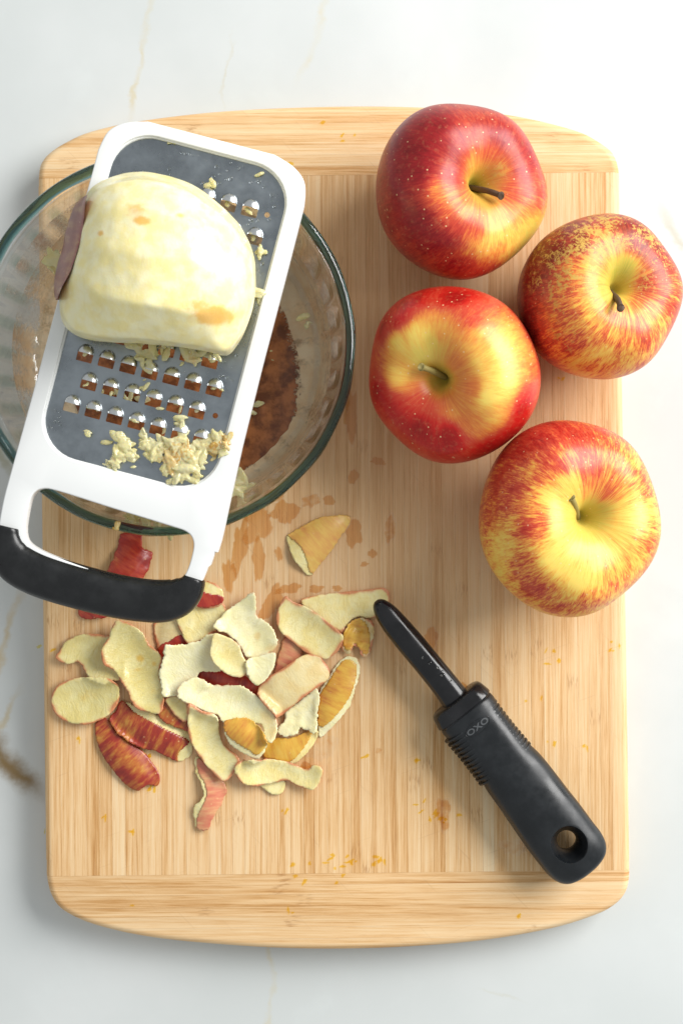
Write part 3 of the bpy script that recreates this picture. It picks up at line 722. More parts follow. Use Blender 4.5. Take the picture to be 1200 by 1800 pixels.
# ------------------------------------------------------------------ half peeled apple on the plate
SIL = [(148, 352), (157, 334), (174, 321), (205, 308), (240, 302), (275, 305), (312, 314), (348, 330), (380, 354), (412, 384), (433, 415), (446, 450), (450, 490), (446, 535), (436, 570), (424, 598), (408, 622), (396, 627), (372, 620), (340, 613), (290, 607), (240, 603), (190, 601), (160, 598), (136, 592), (117, 580), (107, 562), (104, 540), (104, 515), (110, 497), (127, 470), (139, 430), (144, 385)]
M['flesh_big'] = mat_flesh('peeled_flesh', (0.92, 0.80, 0.36), (0.94, 0.87, 0.54), (0.80, 0.43, 0.07), 0.25, 0.85, 0.35, 0.30)
def build_peeled():
    t = thing('peeled_apple', 'large peeled apple with a flat grated face resting on the grater plate', 'apple', P(277, 470, PZ) )
    c0 = Vector((277, 468)); zc = PZ+0.022; H = 0.035
    rnd = random.Random(8)
    ax, ay, az = 1.0, 0.95, 1.0
    normals = []
    # long facets left by the peeler, running across the apple, and short ones at its ends
    # long facets left by the peeler: they run from end to end, slightly slanted
    for phi, dd in ((10, .97), (42, .975), (72, .985), (101, .99), (140, .972), (176, .985)):
        for lam in range(-84, 85, 12):
            n = Vector((math.sin(R(lam)), math.cos(R(lam))*math.cos(R(phi)), math.cos(R(lam))*math.sin(R(phi))))
            n = Matrix.Rotation(R(-13 + 5*math.sin(phi)), 3, 'Z') @ n
            normals.append((n, dd*(1+rnd.uniform(-.004, .004))))
    def rad(d):
        vals = [h/(n.dot(d)) for n, h in normals if n.dot(d) > 0.05]
        vals.append(1.10)
        p = 95
        return sum(v**-p for v in vals)**(-1/p)
    pol = cr(SIL, 4)
    def ray(a):
        best = 0
        for i in range(len(pol)):
            x1, y1 = pol[i]; x2, y2 = pol[(i+1) % len(pol)]
            dx, dy = math.cos(a), -math.sin(a); ex, ey = x2-x1, y2-y1; den = dx*ey-dy*ex
            if abs(den) < 1e-9: continue
            tt = ((x1-c0.x)*ey-(y1-c0.y)*ex)/den; u = ((x1-c0.x)*dy-(y1-c0.y)*dx)/den
            if tt > 0 and -1e-6 <= u <= 1+1e-6: best = max(best, tt)
        return best
    seg = 200; rings = 90; vs = []; prof_r = []; NB = 22
    for k in range(seg):
        a = 2*math.pi*k/seg
        prof_r.append((a, ray(a), max(rad(Vector((math.cos(a)*math.cos(e), math.sin(a)*math.cos(e), math.sin(e))))*math.cos(e) for e in [R(x) for x in range(-25, 45, 3)])))
    mean_s = sum(q[1]/q[2] for q in prof_r)/seg
    sm = [sum(prof_r[(k+j) % seg][1]/prof_r[(k+j) % seg][2]*math.exp(-(j/14)**2) for j in range(-NB, NB+1))/sum(math.exp(-(j/14)**2) for j in range(-NB, NB+1)) for k in range(seg)]
    for i in range(rings+1):
        e = R(90 - 128*i/rings)
        for k in range(seg):
            a, rp, rm = prof_r[k]
            d = Vector((math.cos(a)*math.cos(e), math.sin(a)*math.cos(e), math.sin(e))); r = rad(d)
            z = zc + r*d.z*(H if d.z > 0 else 0.026)
            z += 0.0004*noise.noise(Vector((d.x*3.1+4, d.y*3.1, d.z*3.1)))*ss(-0.1, 0.4, d.z) + 0.00022*noise.noise(d*9)
            z = max(z, PZ+0.0006)
            ce = r*math.cos(e); wf = ss(0.15, 1.0, ce)
            w2 = ss(0.80, 1.05, ce); sc_ = sm[k]*(1-w2) + rp/rm*w2
            rr = ce*(mean_s*(1-wf) + sc_*wf)
            rr *= 1 + 0.006*nz(math.cos(a)*6, math.sin(a)*6, e*5)
            kz = (D-zc)/(D-z) if z > zc else 1; lean = 0.45
            cxx = c0.x*(1-lean) + lean*(600+(c0.x-600)*kz); cyy = c0.y*(1-lean) + lean*(900+(c0.y-900)*kz)
            p = P(cxx+rr*math.cos(a), cyy-rr*math.sin(a), z)
            vs.append(p)
    fs = []
    for i in range(rings):
        for k in range(seg):
            k2 = (k+1) % seg; fs.append((i*seg+k, (i+1)*seg+k, (i+1)*seg+k2, i*seg+k2))
    vs2 = vs
    fs.append(tuple(rings*seg+k for k in range(seg))[::-1])
    spots = [(375, 555, 36, 18, 1.1), (352, 538, 30, 18, .75), (250, 388, 18, 8, 1.0), (240, 365, 26, 16, .65), (247, 345, 20, 7, .4), (317, 378, 11, 5, .7), (178, 410, 6, 6, .8), (225, 377, 14, 5, .5), (400, 440, 10, 16, .25), (170, 510, 10, 30, .25), (335, 435, 12, 6, .25), (400, 590, 30, 10, .25)]
    val = []; gr = []
    for v in vs2:
        x, y = unP(v)
        g = max([s_*math.exp(-(((x-sx)/rx)**2+((y-sy)/ry)**2)*0.7) for sx, sy, rx, ry, s_ in spots])
        val.append((0, g, 0)); gr += [v.x, v.y, 0]
    me = mesh('flesh', vs2, fs); colattr(me, 'paint', val)
    at = me.attributes.new('grain', 'FLOAT_VECTOR', 'POINT'); at.data.foreach_set('vector', gr)
    obj('flesh', me, M['flesh_big'], t)
    # strip of purple skin left on the far side
    M['skin_purple'] = mat_peel_skin('purple_skin', [(0.3, (0.16, 0.02, 0.018)), (0.5, (0.26, 0.055, 0.035)), (0.66, (0.42, 0.22, 0.08))])
    A = [(147, 352), (136, 368), (129, 385), (124, 402), (119, 420), (116, 440), (108, 465), (103, 488), (101, 512), (104, 530)]
    B = [(162, 345), (158, 362), (156, 385), (154, 405), (150, 425), (144, 445), (136, 470), (126, 492), (116, 510), (110, 528)]
    A = [(x-6, y-3) for x, y in A]; B = [(x-8, y-3) for x, y in B]
    A = cr(A, 3, False); B = cr(B, 3, False); n = len(A); m_ = 8; vs = []; fs = []; gr = []
    for i in range(n):
        for j in range(m_+1):
            f = j/m_
            x = A[i][0]*(1-f)+B[i][0]*f + 1.2*nz(i*0.6, 0); y = A[i][1]*(1-f)+B[i][1]*f
            p = P(x, y, PZ+0.010 + 0.026*math.sin(f*1.35) + 0.0006*nz(i*0.3, j*0.3)); vs.append(p); gr += [i*0.001, f*0.01, 0]
    for j in (0,):
        base = len(vs)
        for i in range(n): vs.append(P(A[i][0]+9, A[i][1], PZ+0.002)); gr += [i*0.001, 0, 0]
        for i in range(n-1): fs.append((i*(m_+1), base+i, base+i+1, (i+1)*(m_+1)))
    for i in range(n-1):
        for j in range(m_): fs.append((i*(m_+1)+j, (i+1)*(m_+1)+j, (i+1)*(m_+1)+j+1, i*(m_+1)+j+1))
    me = mesh('skin', vs, fs); at = me.attributes.new('grain', 'FLOAT_VECTOR', 'POINT'); at.data.foreach_set('vector', gr)
    o = obj('skin', me, M['skin_purple'], t); o['label'] = 'strip of dull dark red skin left on'
build_peeled()

# ------------------------------------------------------------------ grated apple, bits and droplets
M['grated'] = mat_flesh('grated_flesh', (0.91, 0.82, 0.42), (0.93, 0.87, 0.54), (0.74, 0.40, 0.06), 0.0, 0.9, 0.4, 0.12)
M['grated'].node_tree.nodes['Principled BSDF'].inputs['Roughness'].default_value = 0.14
M['grated'].node_tree.nodes['Principled BSDF'].inputs['Subsurface Weight'].default_value = 0.3
M['grated'].node_tree.nodes['Principled BSDF'].inputs['Transmission Weight'].default_value = 0.42
M['grated'].node_tree.nodes['Principled BSDF'].inputs['IOR'].default_value = 1.36
def blobs(name, spots, z, label, seed=1, cat='grated apple', flat=0.75, mat='grated', parentz=None):
    rnd = random.Random(seed); bm = bmesh.new(); vals = []
    for s in spots:
        px, py, r, n = s[:4]; br = s[4] if len(s) > 4 else 0; sp = s[5] if len(s) > 5 else 6; zz = s[6] if len(s) > 6 else z
        for q in range(n):
            x = px + rnd.gauss(0, sp) if n > 1 else px; y = py + rnd.gauss(0, sp) if n > 1 else py
            rr = r*rnd.uniform(0.6, 1.4)*S*1.02
            res = bmesh.ops.create_icosphere(bm, subdivisions=2, radius=1)
            sx, sy, sz = rr*rnd.uniform(1.1, 2.1), rr*rnd.uniform(0.55, 0.85), rr*flat*rnd.uniform(0.5, 0.8)
            rot = Matrix.Rotation(rnd.uniform(0, 3.14), 3, 'Z'); of = rnd.uniform(0, 100)
            c = P(x, y, zz); c.z = zz + sz*0.7 + (rnd.uniform(0, 0.0022) if n > 2 else 0)
            for v in res['verts']:
                d = v.co.copy(); f = 1 + 0.42*noise.noise(d*1.9 + Vector((of, of, 0))) + 0.15*noise.noise(d*5 + Vector((0, of, of)))
                l = rot @ Vector((d.x*sx*f, d.y*sy*f, d.z*sz*f)); v.co = c + l
                vals.append((0, br*1.1*(0.6+0.4*of/100), 0))
    me = bpy.data.meshes.new(name); bm.to_mesh(me); bm.free()
    from mathutils.kdtree import KDTree
    kd = KDTree(len(vals))
    for i, v in enumerate(me.vertices): kd.insert(v.co, i)
    kd.balance()
    o = obj(name, me, M[mat])
    md = o.modifiers.new('r', 'REMESH'); md.mode = 'VOXEL'; md.voxel_size = 0.00034
    md = o.modifiers.new('s', 'SMOOTH'); md.iterations = 3; md.factor = 0.5
    bake(o, 0); me = o.data
    if not me.materials: me.materials.append(M[mat])
    me.shade_smooth()
    for v in me.vertices: v.co += Vector((nz(v.co.x*700, v.co.y*700, v.co.z*700), nz(v.co.y*700, v.co.x*700, 5), nz(v.co.x*700, v.co.y*700, 9)))*0.00018
    colattr(me, 'paint', [vals[kd.find(v.co)[1]] for v in me.vertices])
    tag(o, label, cat, kind='stuff'); return o
pile = [(217, 768, 7, 5, .0, 4), (222, 782, 6, 5, 0, 5), (212, 797, 7, 6, .05, 5), (206, 812, 6, 5, 0, 5), (228, 800, 6, 5, .1, 4), (240, 802, 6, 4, .1, 4),
        (250, 762, 5, 3, .0, 3), (253, 776, 5, 4, .0, 3), (259, 789, 6, 5, .2, 4), (266, 801, 6, 5, .2, 4), (281, 770, 4, 3, .3, 2), (279, 785, 5, 3, .3, 3),
        (282, 795, 7, 7, .4, 7), (297, 788, 7, 7, .2, 6), (311, 797, 8, 9, .7, 8), (325, 803, 8, 9, .6, 8), (340, 805, 7, 7, .2, 7), (300, 812, 8, 9, .5, 8), (318, 820, 8, 9, .3, 8), (335, 826, 7, 7, .1, 7), (350, 822, 6, 5, 0, 5), (293, 828, 6, 5, .1, 5), (310, 838, 6, 6, .0, 6), (330, 841, 6, 6, 0, 6), (346, 838, 5, 4, 0, 5),
        (317, 735, 6, 3, .0, 2), (318, 748, 6, 3, 0, 3), (322, 760, 6, 4, 0, 3), (320, 773, 7, 5, .1, 4),
        (345, 785, 6, 5, .1, 5), (360, 792, 6, 5, .2, 5), (368, 775, 6, 4, .3, 4), (380, 764, 6, 4, .3, 4), (392, 768, 6, 4, .6, 5), (385, 782, 7, 6, .8, 5), (378, 797, 7, 5, .7, 5), (393, 790, 6, 4, .2, 4, PZ+0.002), (398, 776, 5, 3, .7, 4, GT), (355, 806, 6, 4, .1, 5)]
blobs('grated_apple', pile, PZ+0.0003, 'wet pile of grated apple pulp at the lower end of the grater plate', 3)
bits = [(155, 762, 5, 3, 0, 4), (187, 821, 4, 3, 0, 4), (196, 823, 3, 2, 0, 3), (235, 821, 5, 1), (188, 778, 4, 1), (252, 681, 5, 2, 0, 3), (282, 718, 4, 1), (455, 443, 7, 3, 0, 4), (306, 247, 4, 2, 0, 2), (370, 327, 5, 2, 0, 3), (456, 307, 4, 1), (453, 517, 8, 3, 0, 4), (462, 530, 5, 2, .0, 3), (254, 668, 3, 1), (437, 372, 4, 1, .2), (196, 692, 3, 1), (448, 566, 2, 1), (262, 640, 6, 3, 0, 5),
        (240, 616, 7, 5, .0, 6), (255, 622, 6, 4, 0, 5), (272, 618, 7, 5, 0, 5), (290, 615, 5, 3, .2, 5), (328, 622, 7, 5, .2, 5), (343, 627, 6, 4, .4, 5), (352, 621, 5, 3, .1, 4), (372, 628, 6, 3, .0, 4), (320, 640, 4, 1)]
blobs('apple_crumbs', bits, PZ+0.0003, 'small wet crumbs of apple flesh scattered over the grater plate', 4, 'crumbs')
tb = []
rnd = random.Random(11)
for a, b, k in HOLES:
    if k <= 3 and not (k == 0 and a > 40):
        p = G(a, b, PZ); x, y = unP(p)
        if rnd.random() < (0.0 if k == 3 else 0.35 if k == 2 else 0.55): continue
        tb += [(x+rnd.uniform(-3, 3), y+1, 3.6, rnd.choice((1, 2, 3)), 0.05, 4.0, PZ+0.0012)]
    elif k >= 8:
        p = G(a, b, PZ); x, y = unP(p); tb += [(x-2, y+5, 4.5, 1, 0.1, 4, PZ-0.0005)]
blobs('shreds_in_teeth', tb, PZ+0.0018, 'soft pale shreds of apple caught in the teeth of the grater', 5, 'shreds')
inb = [(98, 462, 10, 3, 0, 5, 0.048), (93, 470, 7, 2, 0, 4, 0.046), (533, 558, 8, 2, 0, 3, 0.02), (540, 570, 6, 2, 0, 3, 0.02), (450, 717, 7, 2, .2, 4, 0.0075), (476, 617, 3, 1, 0, 0, 0.0075), (479, 633, 2, 1, 0, 0, 0.0075),
       (425, 850, 9, 5, .0, 8, 0.02), (412, 866, 9, 5, .0, 8, 0.03), (235, 905, 8, 5, 0, 7, 0.050), (262, 912, 8, 6, 0, 7, 0.050), (290, 915, 8, 7, 0, 9, 0.050), (320, 918, 8, 6, .1, 7, 0.050), (250, 890, 8, 5, 0, 9, 0.040), (225, 914, 6, 3, .0, 3, 0.060), (208, 925, 5, 2, .6, 2, 0.072), (204, 930, 4, 2, .9, 2, 0.072),
       (300, 740, 7, 4, .1, 12, 0.0075), (220, 700, 8, 5, .1, 14, 0.0075), (260, 690, 8, 4, 0, 10, 0.0075), (180, 690, 8, 3, 0, 10, 0.0075)]
blobs('grated_apple_shreds', inb, 0.01, 'pale grated apple shreds fallen inside the glass bowl', 6, 'grated apple')
# droplets of juice
def mat_water():
    m = NT('juice_drop'); m.set(col=(1, 1, 0.97), rough=0.02, trans=1.0, ior=1.34); return m.m
M['water'] = mat_water()
def drops(name, pts, label):
    bm = bmesh.new(); rnd = random.Random(3)
    for p, r in pts:
        res = bmesh.ops.create_uvsphere(bm, u_segments=10, v_segments=6, radius=1)
        e = rnd.uniform(0.8, 1.5); a = Matrix.Rotation(rnd.uniform(0, 3), 3, 'Z')
        for v in res['verts']: v.co = p + a @ Vector((v.co.x*r*e, v.co.y*r, v.co.z*r*0.55))
    o = obj(name, bm, M['water']); tag(o, label, 'droplets', kind='stuff')
rnd = random.Random(21); pts = []
def ok(a, b): return all(not (abs(a-x) < 17 and -19 < b-y < 18) for x, y, k in HOLES)
for q in range(150):
    zone = rnd.random()
    if zone < 0.45: a, b = rnd.uniform(-60, 145), rnd.uniform(18, 130)
    elif zone < 0.80: a, b = rnd.gauss(138, 9), rnd.uniform(150, 420)
    elif zone < 0.9: a, b = rnd.uniform(-152, -135), rnd.uniform(520, 570)
    else: a, b = rnd.uniform(-140, 140), rnd.uniform(350, 590)
    if abs(a) < 152 and ok(a, b): pts.append((Gxy(a, b, PZ+0.0001), rnd.uniform(0.0003, 0.0008)*(1.5 if rnd.random() < 0.12 else 1)))
drops('juice_droplets', pts, 'tiny clear juice droplets spattered on the steel grater plate')

# ------------------------------------------------------------------ peeler
TE = Vector((0.6235, 0.7818)); TN = Vector((0.7818, -0.6235))
PH = 0.0135          # height of the handle's axis
def K(s, n, z):      # s along from the tip, n to the upper right, photo pixels; footprint taken at the axis height
    p = P(663 + s*TE.x + n*TN.x, 1062 + s*TE.y + n*TN.y, PH); return Vector((p.x, p.y, z))
def loft(stations, seg=40, ex=1.0, capround=True):
    """stations: (s, centre n, half width px, zc, half height m, exponent)"""
    vs = []; fs = []
    for s, n0, hw, zc, hh, e in stations:
        for k in range(seg):
            a = 2*math.pi*k/seg; c, s_ = math.cos(a), math.sin(a)
            vs.append(K(s, n0 + hw*math.copysign(abs(c)**e, c), zc + hh*math.copysign(abs(s_)**e, s_)))
    for i in range(len(stations)-1):
        for k in range(seg):
            k2 = (k+1) % seg; fs.append((i*seg+k, i*seg+k2, (i+1)*seg+k2, (i+1)*seg+k))
    fs.append(tuple(range(seg))[::-1]); fs.append(tuple((len(stations)-1)*seg+k for k in range(seg)))
    me = mesh('loft', vs, fs); bm = bmesh.new(); bm.from_mesh(me); bmesh.ops.recalc_face_normals(bm, faces=bm.faces); bm.to_mesh(me); bm.free()
    return me
def build_peeler():
    t = thing('swivel_peeler', 'black vegetable peeler with ribbed rubber handle and a hanging hole', 'peeler', K(330, 0, 0))
    # handle
    st = []
    ctl = [(243, 3, 53, .0108), (252, 3, 55.5, .0112), (300, 3, 56, .0115), (350, 2, 56, .0118), (400, 2, 57.5, .0122), (450, 0, 59, .0124), (500, -2, 60.5, .0122), (535, -3, 60, .0118), (558, -3, 59.5, .0113), (576, -3, 55, .0104), (589, -3, 45, .0090), (595.5, -3, 30, .0068), (598, -3, 13, .0042)]
    for s, n0, hw, hh in cr(ctl, 5, False): st.append((s, n0, hw, PH, hh, 0.80))
    me = loft(st, 56)
    bm = bmesh.new(); bm.from_mesh(me)
    # scooped finger rests where the fins sit: press the flanks in
    c = K(0, 0, 0); e3 = (K(1, 0, 0)-c); n3 = (K(0, 1, 0)-c); L2 = e3.length_squared
    for v in bm.verts:
        d = v.co-c; s = d.dot(e3)/L2; n = d.dot(n3)/L2
        f = ss(255, 268, s)*ss(385, 350, s) if s < 400 else 0
        w_ = ss(30, 50, abs(n-3))
        if f > 0: v.co -= n3*math.copysign(f*w_*3, n)
    bm.to_mesh(me); bm.free()
    h = obj('handle', me, M['peeler_rubber'], t)
    # hanging hole: a waisted round hole right through
    prof = [(36, .03), (33, .0118), (30, .0098), (21, .0035), (17, .0), (19, -.006), (34, -.013), (36, -.03)]
    vs = []; fs = []; cc = K(531, 1, PH); seg = 40
    for r, z in prof:
        for k in range(seg):
            a = 2*math.pi*k/seg; vs.append(cc + e3*r*math.cos(a)*1.02 + n3*r*math.sin(a) + Vector((0, 0, z)))
    for i in range(len(prof)-1):
        for k in range(seg):
            k2 = (k+1) % seg; fs.append((i*seg+k, i*seg+k2, (i+1)*seg+k2, (i+1)*seg+k))
    fs.append(tuple(range(seg))[::-1]); fs.append(tuple((len(prof)-1)*seg+k for k in range(seg)))
    cm = mesh('cutter', vs, fs); bm = bmesh.new(); bm.from_mesh(cm); bmesh.ops.recalc_face_normals(bm, faces=bm.faces); bm.to_mesh(cm); bm.free()
    co = bpy.data.objects.new('cutter', cm); COL.objects.link(co)
    md = h.modifiers.new('b', 'BOOLEAN'); md.operation = 'DIFFERENCE'; md.object = co; md.solver = 'EXACT'
    bv = h.modifiers.new('v', 'BEVEL'); bv.width = 0.0006; bv.segments = 2; bv.limit_method = 'ANGLE'; bv.angle_limit = R(38)
    bake(h, 0); bpy.data.objects.remove(co); auto_smooth(h.data, 48)
    # fins
    for side in (1, -1):
        n_f = 12
        for i in range(n_f):
            s = (262 if side > 0 else 264) + i*8.6
            f = i/(n_f-1); top = math.sin(math.pi*min(1, 0.12+f*0.80))
            inner = 57 - 26*(top**0.7) - 2; outer = 58.5 - 3*math.sin(math.pi*f)*0.4
            hh = 0.0098
            vs = []; prof = []
            for q in range(13):
                a = R(-75 + 150*q/12)
                prof.append((outer - (outer-26)*(1-math.cos(a)) if False else 3 + (outer-3)*max(0.42, math.cos(a)**0.62), PH+0.0004 + hh*math.sin(a)*1.08))
            n1 = len(prof)
            w2 = 1.5
            for ds in (-w2, w2):
                for (n, z) in prof:
                    vs.append(K(s+ds, side*(n) , z))
                for (n, z) in prof:
                    vs.append(K(s+ds, side*(max(20, n-16)), z))
            fs = []
            B2 = 2*n1
            for q in range(n1-1):
                fs.append((q, q+1, n1+q+1, n1+q)); fs.append((B2+q, B2+n1+q, B2+n1+q+1, B2+q+1)); fs.append((q, B2+q, B2+q+1, q+1))
            fs.append((0, n1, B2+n1, B2)); fs.append((n1-1, B2+n1-1, B2+2*n1-1, 2*n1-1))
            obj('fin', mesh('fin', vs, fs), M['peeler_rubber'], t, smooth=False)
    # collar between shaft and handle: a glossy oval plug with a step
    me = loft([(214, 3, 46, PH, .0085, .7), (216, 3, 50, PH, .0098, .7), (221, 3, 53, PH, .0108, .7), (237, 3, 56.5, PH, .0114, .7), (240, 3, 56.5, PH, .0114, .7), (241.5, 3, 54, PH, .0106, .7), (246, 3, 52, PH, .0102, .7)], 48)
    me.materials.append(M['gloss_black']); auto_smooth(me, 40); obj('collar', me, None, t, smooth=False)
    # blade holder shaft with a rounded tip
    st = []
    for s, n0, hw, zc, hh in cr([(-6, 2, 4, .0135, .0012), (-2, 2, 10, .0135, .0030), (6, 2, 15, .0135, .0045), (20, 2, 19.5, .0137, .0055), (45, 2, 22.5, .0142, .0062), (90, 3, 24, .015, .0065), (140, 4, 24, .0150, .0065), (185, 4, 24.5, .0142, .0068), (218, 3, 26, PH, .0072)], 5, False):
        st.append((s, n0, hw, zc, hh, 0.88))
    me = loft(st, 36); me.materials.append(M['gloss_black']); obj('blade_holder', me, None, t)
    # steel blade just showing under the holder's lower left edge
    vs = []; fs = []
    n = 16
    for i in range(n+1):
        s = 22 + 120*i/n; b = math.sin(math.pi*i/n)
        for q, (nn, z) in enumerate(((-14-8*b, .0085), (-10-7*b, .0068), (6, .0062), (20+3*b, .0080))): vs.append(K(s, nn, z))
    for i in range(n):
        for q in range(3): fs.append((i*4+q, i*4+q+1, i*4+q+5, i*4+q+4))
    o = obj('blade', mesh('blade', vs, fs), M['tooth_steel'], t)
    md = o.modifiers.new('s', 'SOLIDIFY'); md.thickness = 0.0005; bake(o, 0)
    # raised maker's letters in an oval
    cu = bpy.data.curves.new('lettering', 'FONT'); cu.body = 'OXO'; cu.size = 13.5*S; cu.align_x = 'CENTER'; cu.align_y = 'CENTER'; cu.extrude = 0.00018; cu.offset = 0.00012; cu.space_character = 1.05
    tmp = bpy.data.objects.new('tmp', cu); COL.objects.link(tmp); bpy.context.view_layer.update()
    from mathutils.bvhtree import BVHTree
    hb = bmesh.new(); hb.from_mesh(h.data); bv_ = BVHTree.FromBMesh(hb); hb.free()
    def surf(q):
        r = bv_.ray_cast(Vector((q.x, q.y, 1)), Vector((0, 0, -1))); return r[0].z if r[0] else PH+.011
    lm = bpy.data.meshes.new_from_object(tmp.evaluated_get(bpy.context.evaluated_depsgraph_get())); bpy.data.objects.remove(tmp)
    cen = K(272, 4, 0); ang = math.atan2(n3.y, n3.x)
    hv = Vector((n3.x, n3.y, 0)).normalized(); dv = Vector((-hv.y, hv.x, 0))
    ztop = PH + .01135
    for v in lm.vertices:
        q = cen + hv*v.co.x*1.35 + dv*v.co.y
        nn = v.co.x*1.35/ n3.length
        v.co = Vector((q.x, q.y, surf(q) + 0.0001 + v.co.z))
    M['letter'] = mat_rubber('lettering_grey', (0.06, 0.064, 0.068), 0.35)
    obj('lettering', lm, M['letter'], t, smooth=False)
    vs = []; fs = []; N = 56
    for k in range(N):
        a = 2*math.pi*k/N
        for rr, dz in ((0, -.0003), (0, .00015), (1.6, .00015), (1.6, -.0003)):
            x = (25+rr)*math.cos(a); y = (10+rr)*math.sin(a); q = cen + n3*x + e3*y
            vs.append(Vector((q.x, q.y, surf(q) + dz)))
    for k in range(N):
        k2 = (k+1) % N
        for q in range(4): fs.append((k*4+q, k*4+(q+1) % 4, k2*4+(q+1) % 4, k2*4+q))
    obj('oval_ring', mesh('oval_ring', vs, fs), M['peeler_rubber'], t)
    pts = [(K(135, 8, .0216), .0009), (K(150, 14, .0214), .0007), (K(165, 12, .0212), .0012), (K(160, 16, .0209), .0006), (K(182, 18, .0205), .0006), (K(120, 4, .0218), .0005)]
    drops('juice_drops', pts, 'clear juice drops standing on the black shaft of the peeler')
build_peeler()

# ------------------------------------------------------------------ peels
RED = mat_peel_skin('red_peel_skin', [(0.30, (0.23, 0.012, 0.010)), (0.46, (0.38, 0.028, 0.016)), (0.58, (0.50, 0.07, 0.028)), (0.68, (0.66, 0.30, 0.08))])
DARK = mat_peel_skin('dark_red_peel_skin', [(0.30, (0.17, 0.012, 0.010)), (0.46, (0.32, 0.030, 0.014)), (0.56, (0.46, 0.14, 0.025)), (0.66, (0.58, 0.34, 0.06))])
OCHRE = mat_peel_skin('ochre_peel_skin', [(0.32, (0.50, 0.12, 0.03)), (0.45, (0.66, 0.32, 0.045)), (0.56, (0.73, 0.43, 0.06)), (0.70, (0.76, 0.50, 0.10))])
PINK = mat_peel_skin('pink_peel_skin', [(0.30, (0.52, 0.12, 0.08)), (0.46, (0.64, 0.22, 0.12)), (0.58, (0.70, 0.36, 0.17)), (0.72, (0.72, 0.50, 0.20))])
CREAM = mat_flesh('peel_flesh_cream', (0.86, 0.70, 0.28), (0.90, 0.79, 0.40), (0.74, 0.46, 0.08), 0.55, 0.75)
WHITE = mat_flesh('peel_flesh_white', (0.87, 0.79, 0.42), (0.90, 0.84, 0.52), (0.78, 0.50, 0.14), 0.40, 0.5)
GREEN = mat_flesh('peel_flesh_greenish', (0.72, 0.59, 0.22), (0.77, 0.67, 0.31), (0.70, 0.42, 0.06), 0.65, 0.8)
TAN = mat_flesh('peel_flesh_tan', (0.80, 0.60, 0.27), (0.82, 0.67, 0.35), (0.66, 0.36, 0.08), 0.35, 0.7)
CELL = 2.6
hmap = {}
def hget(x, y):
    i, j = round(x/CELL), round(y/CELL); return max(hmap.get((i+a, j+b), 0.0) for a in (-1, 0, 1) for b in (-1, 0, 1))
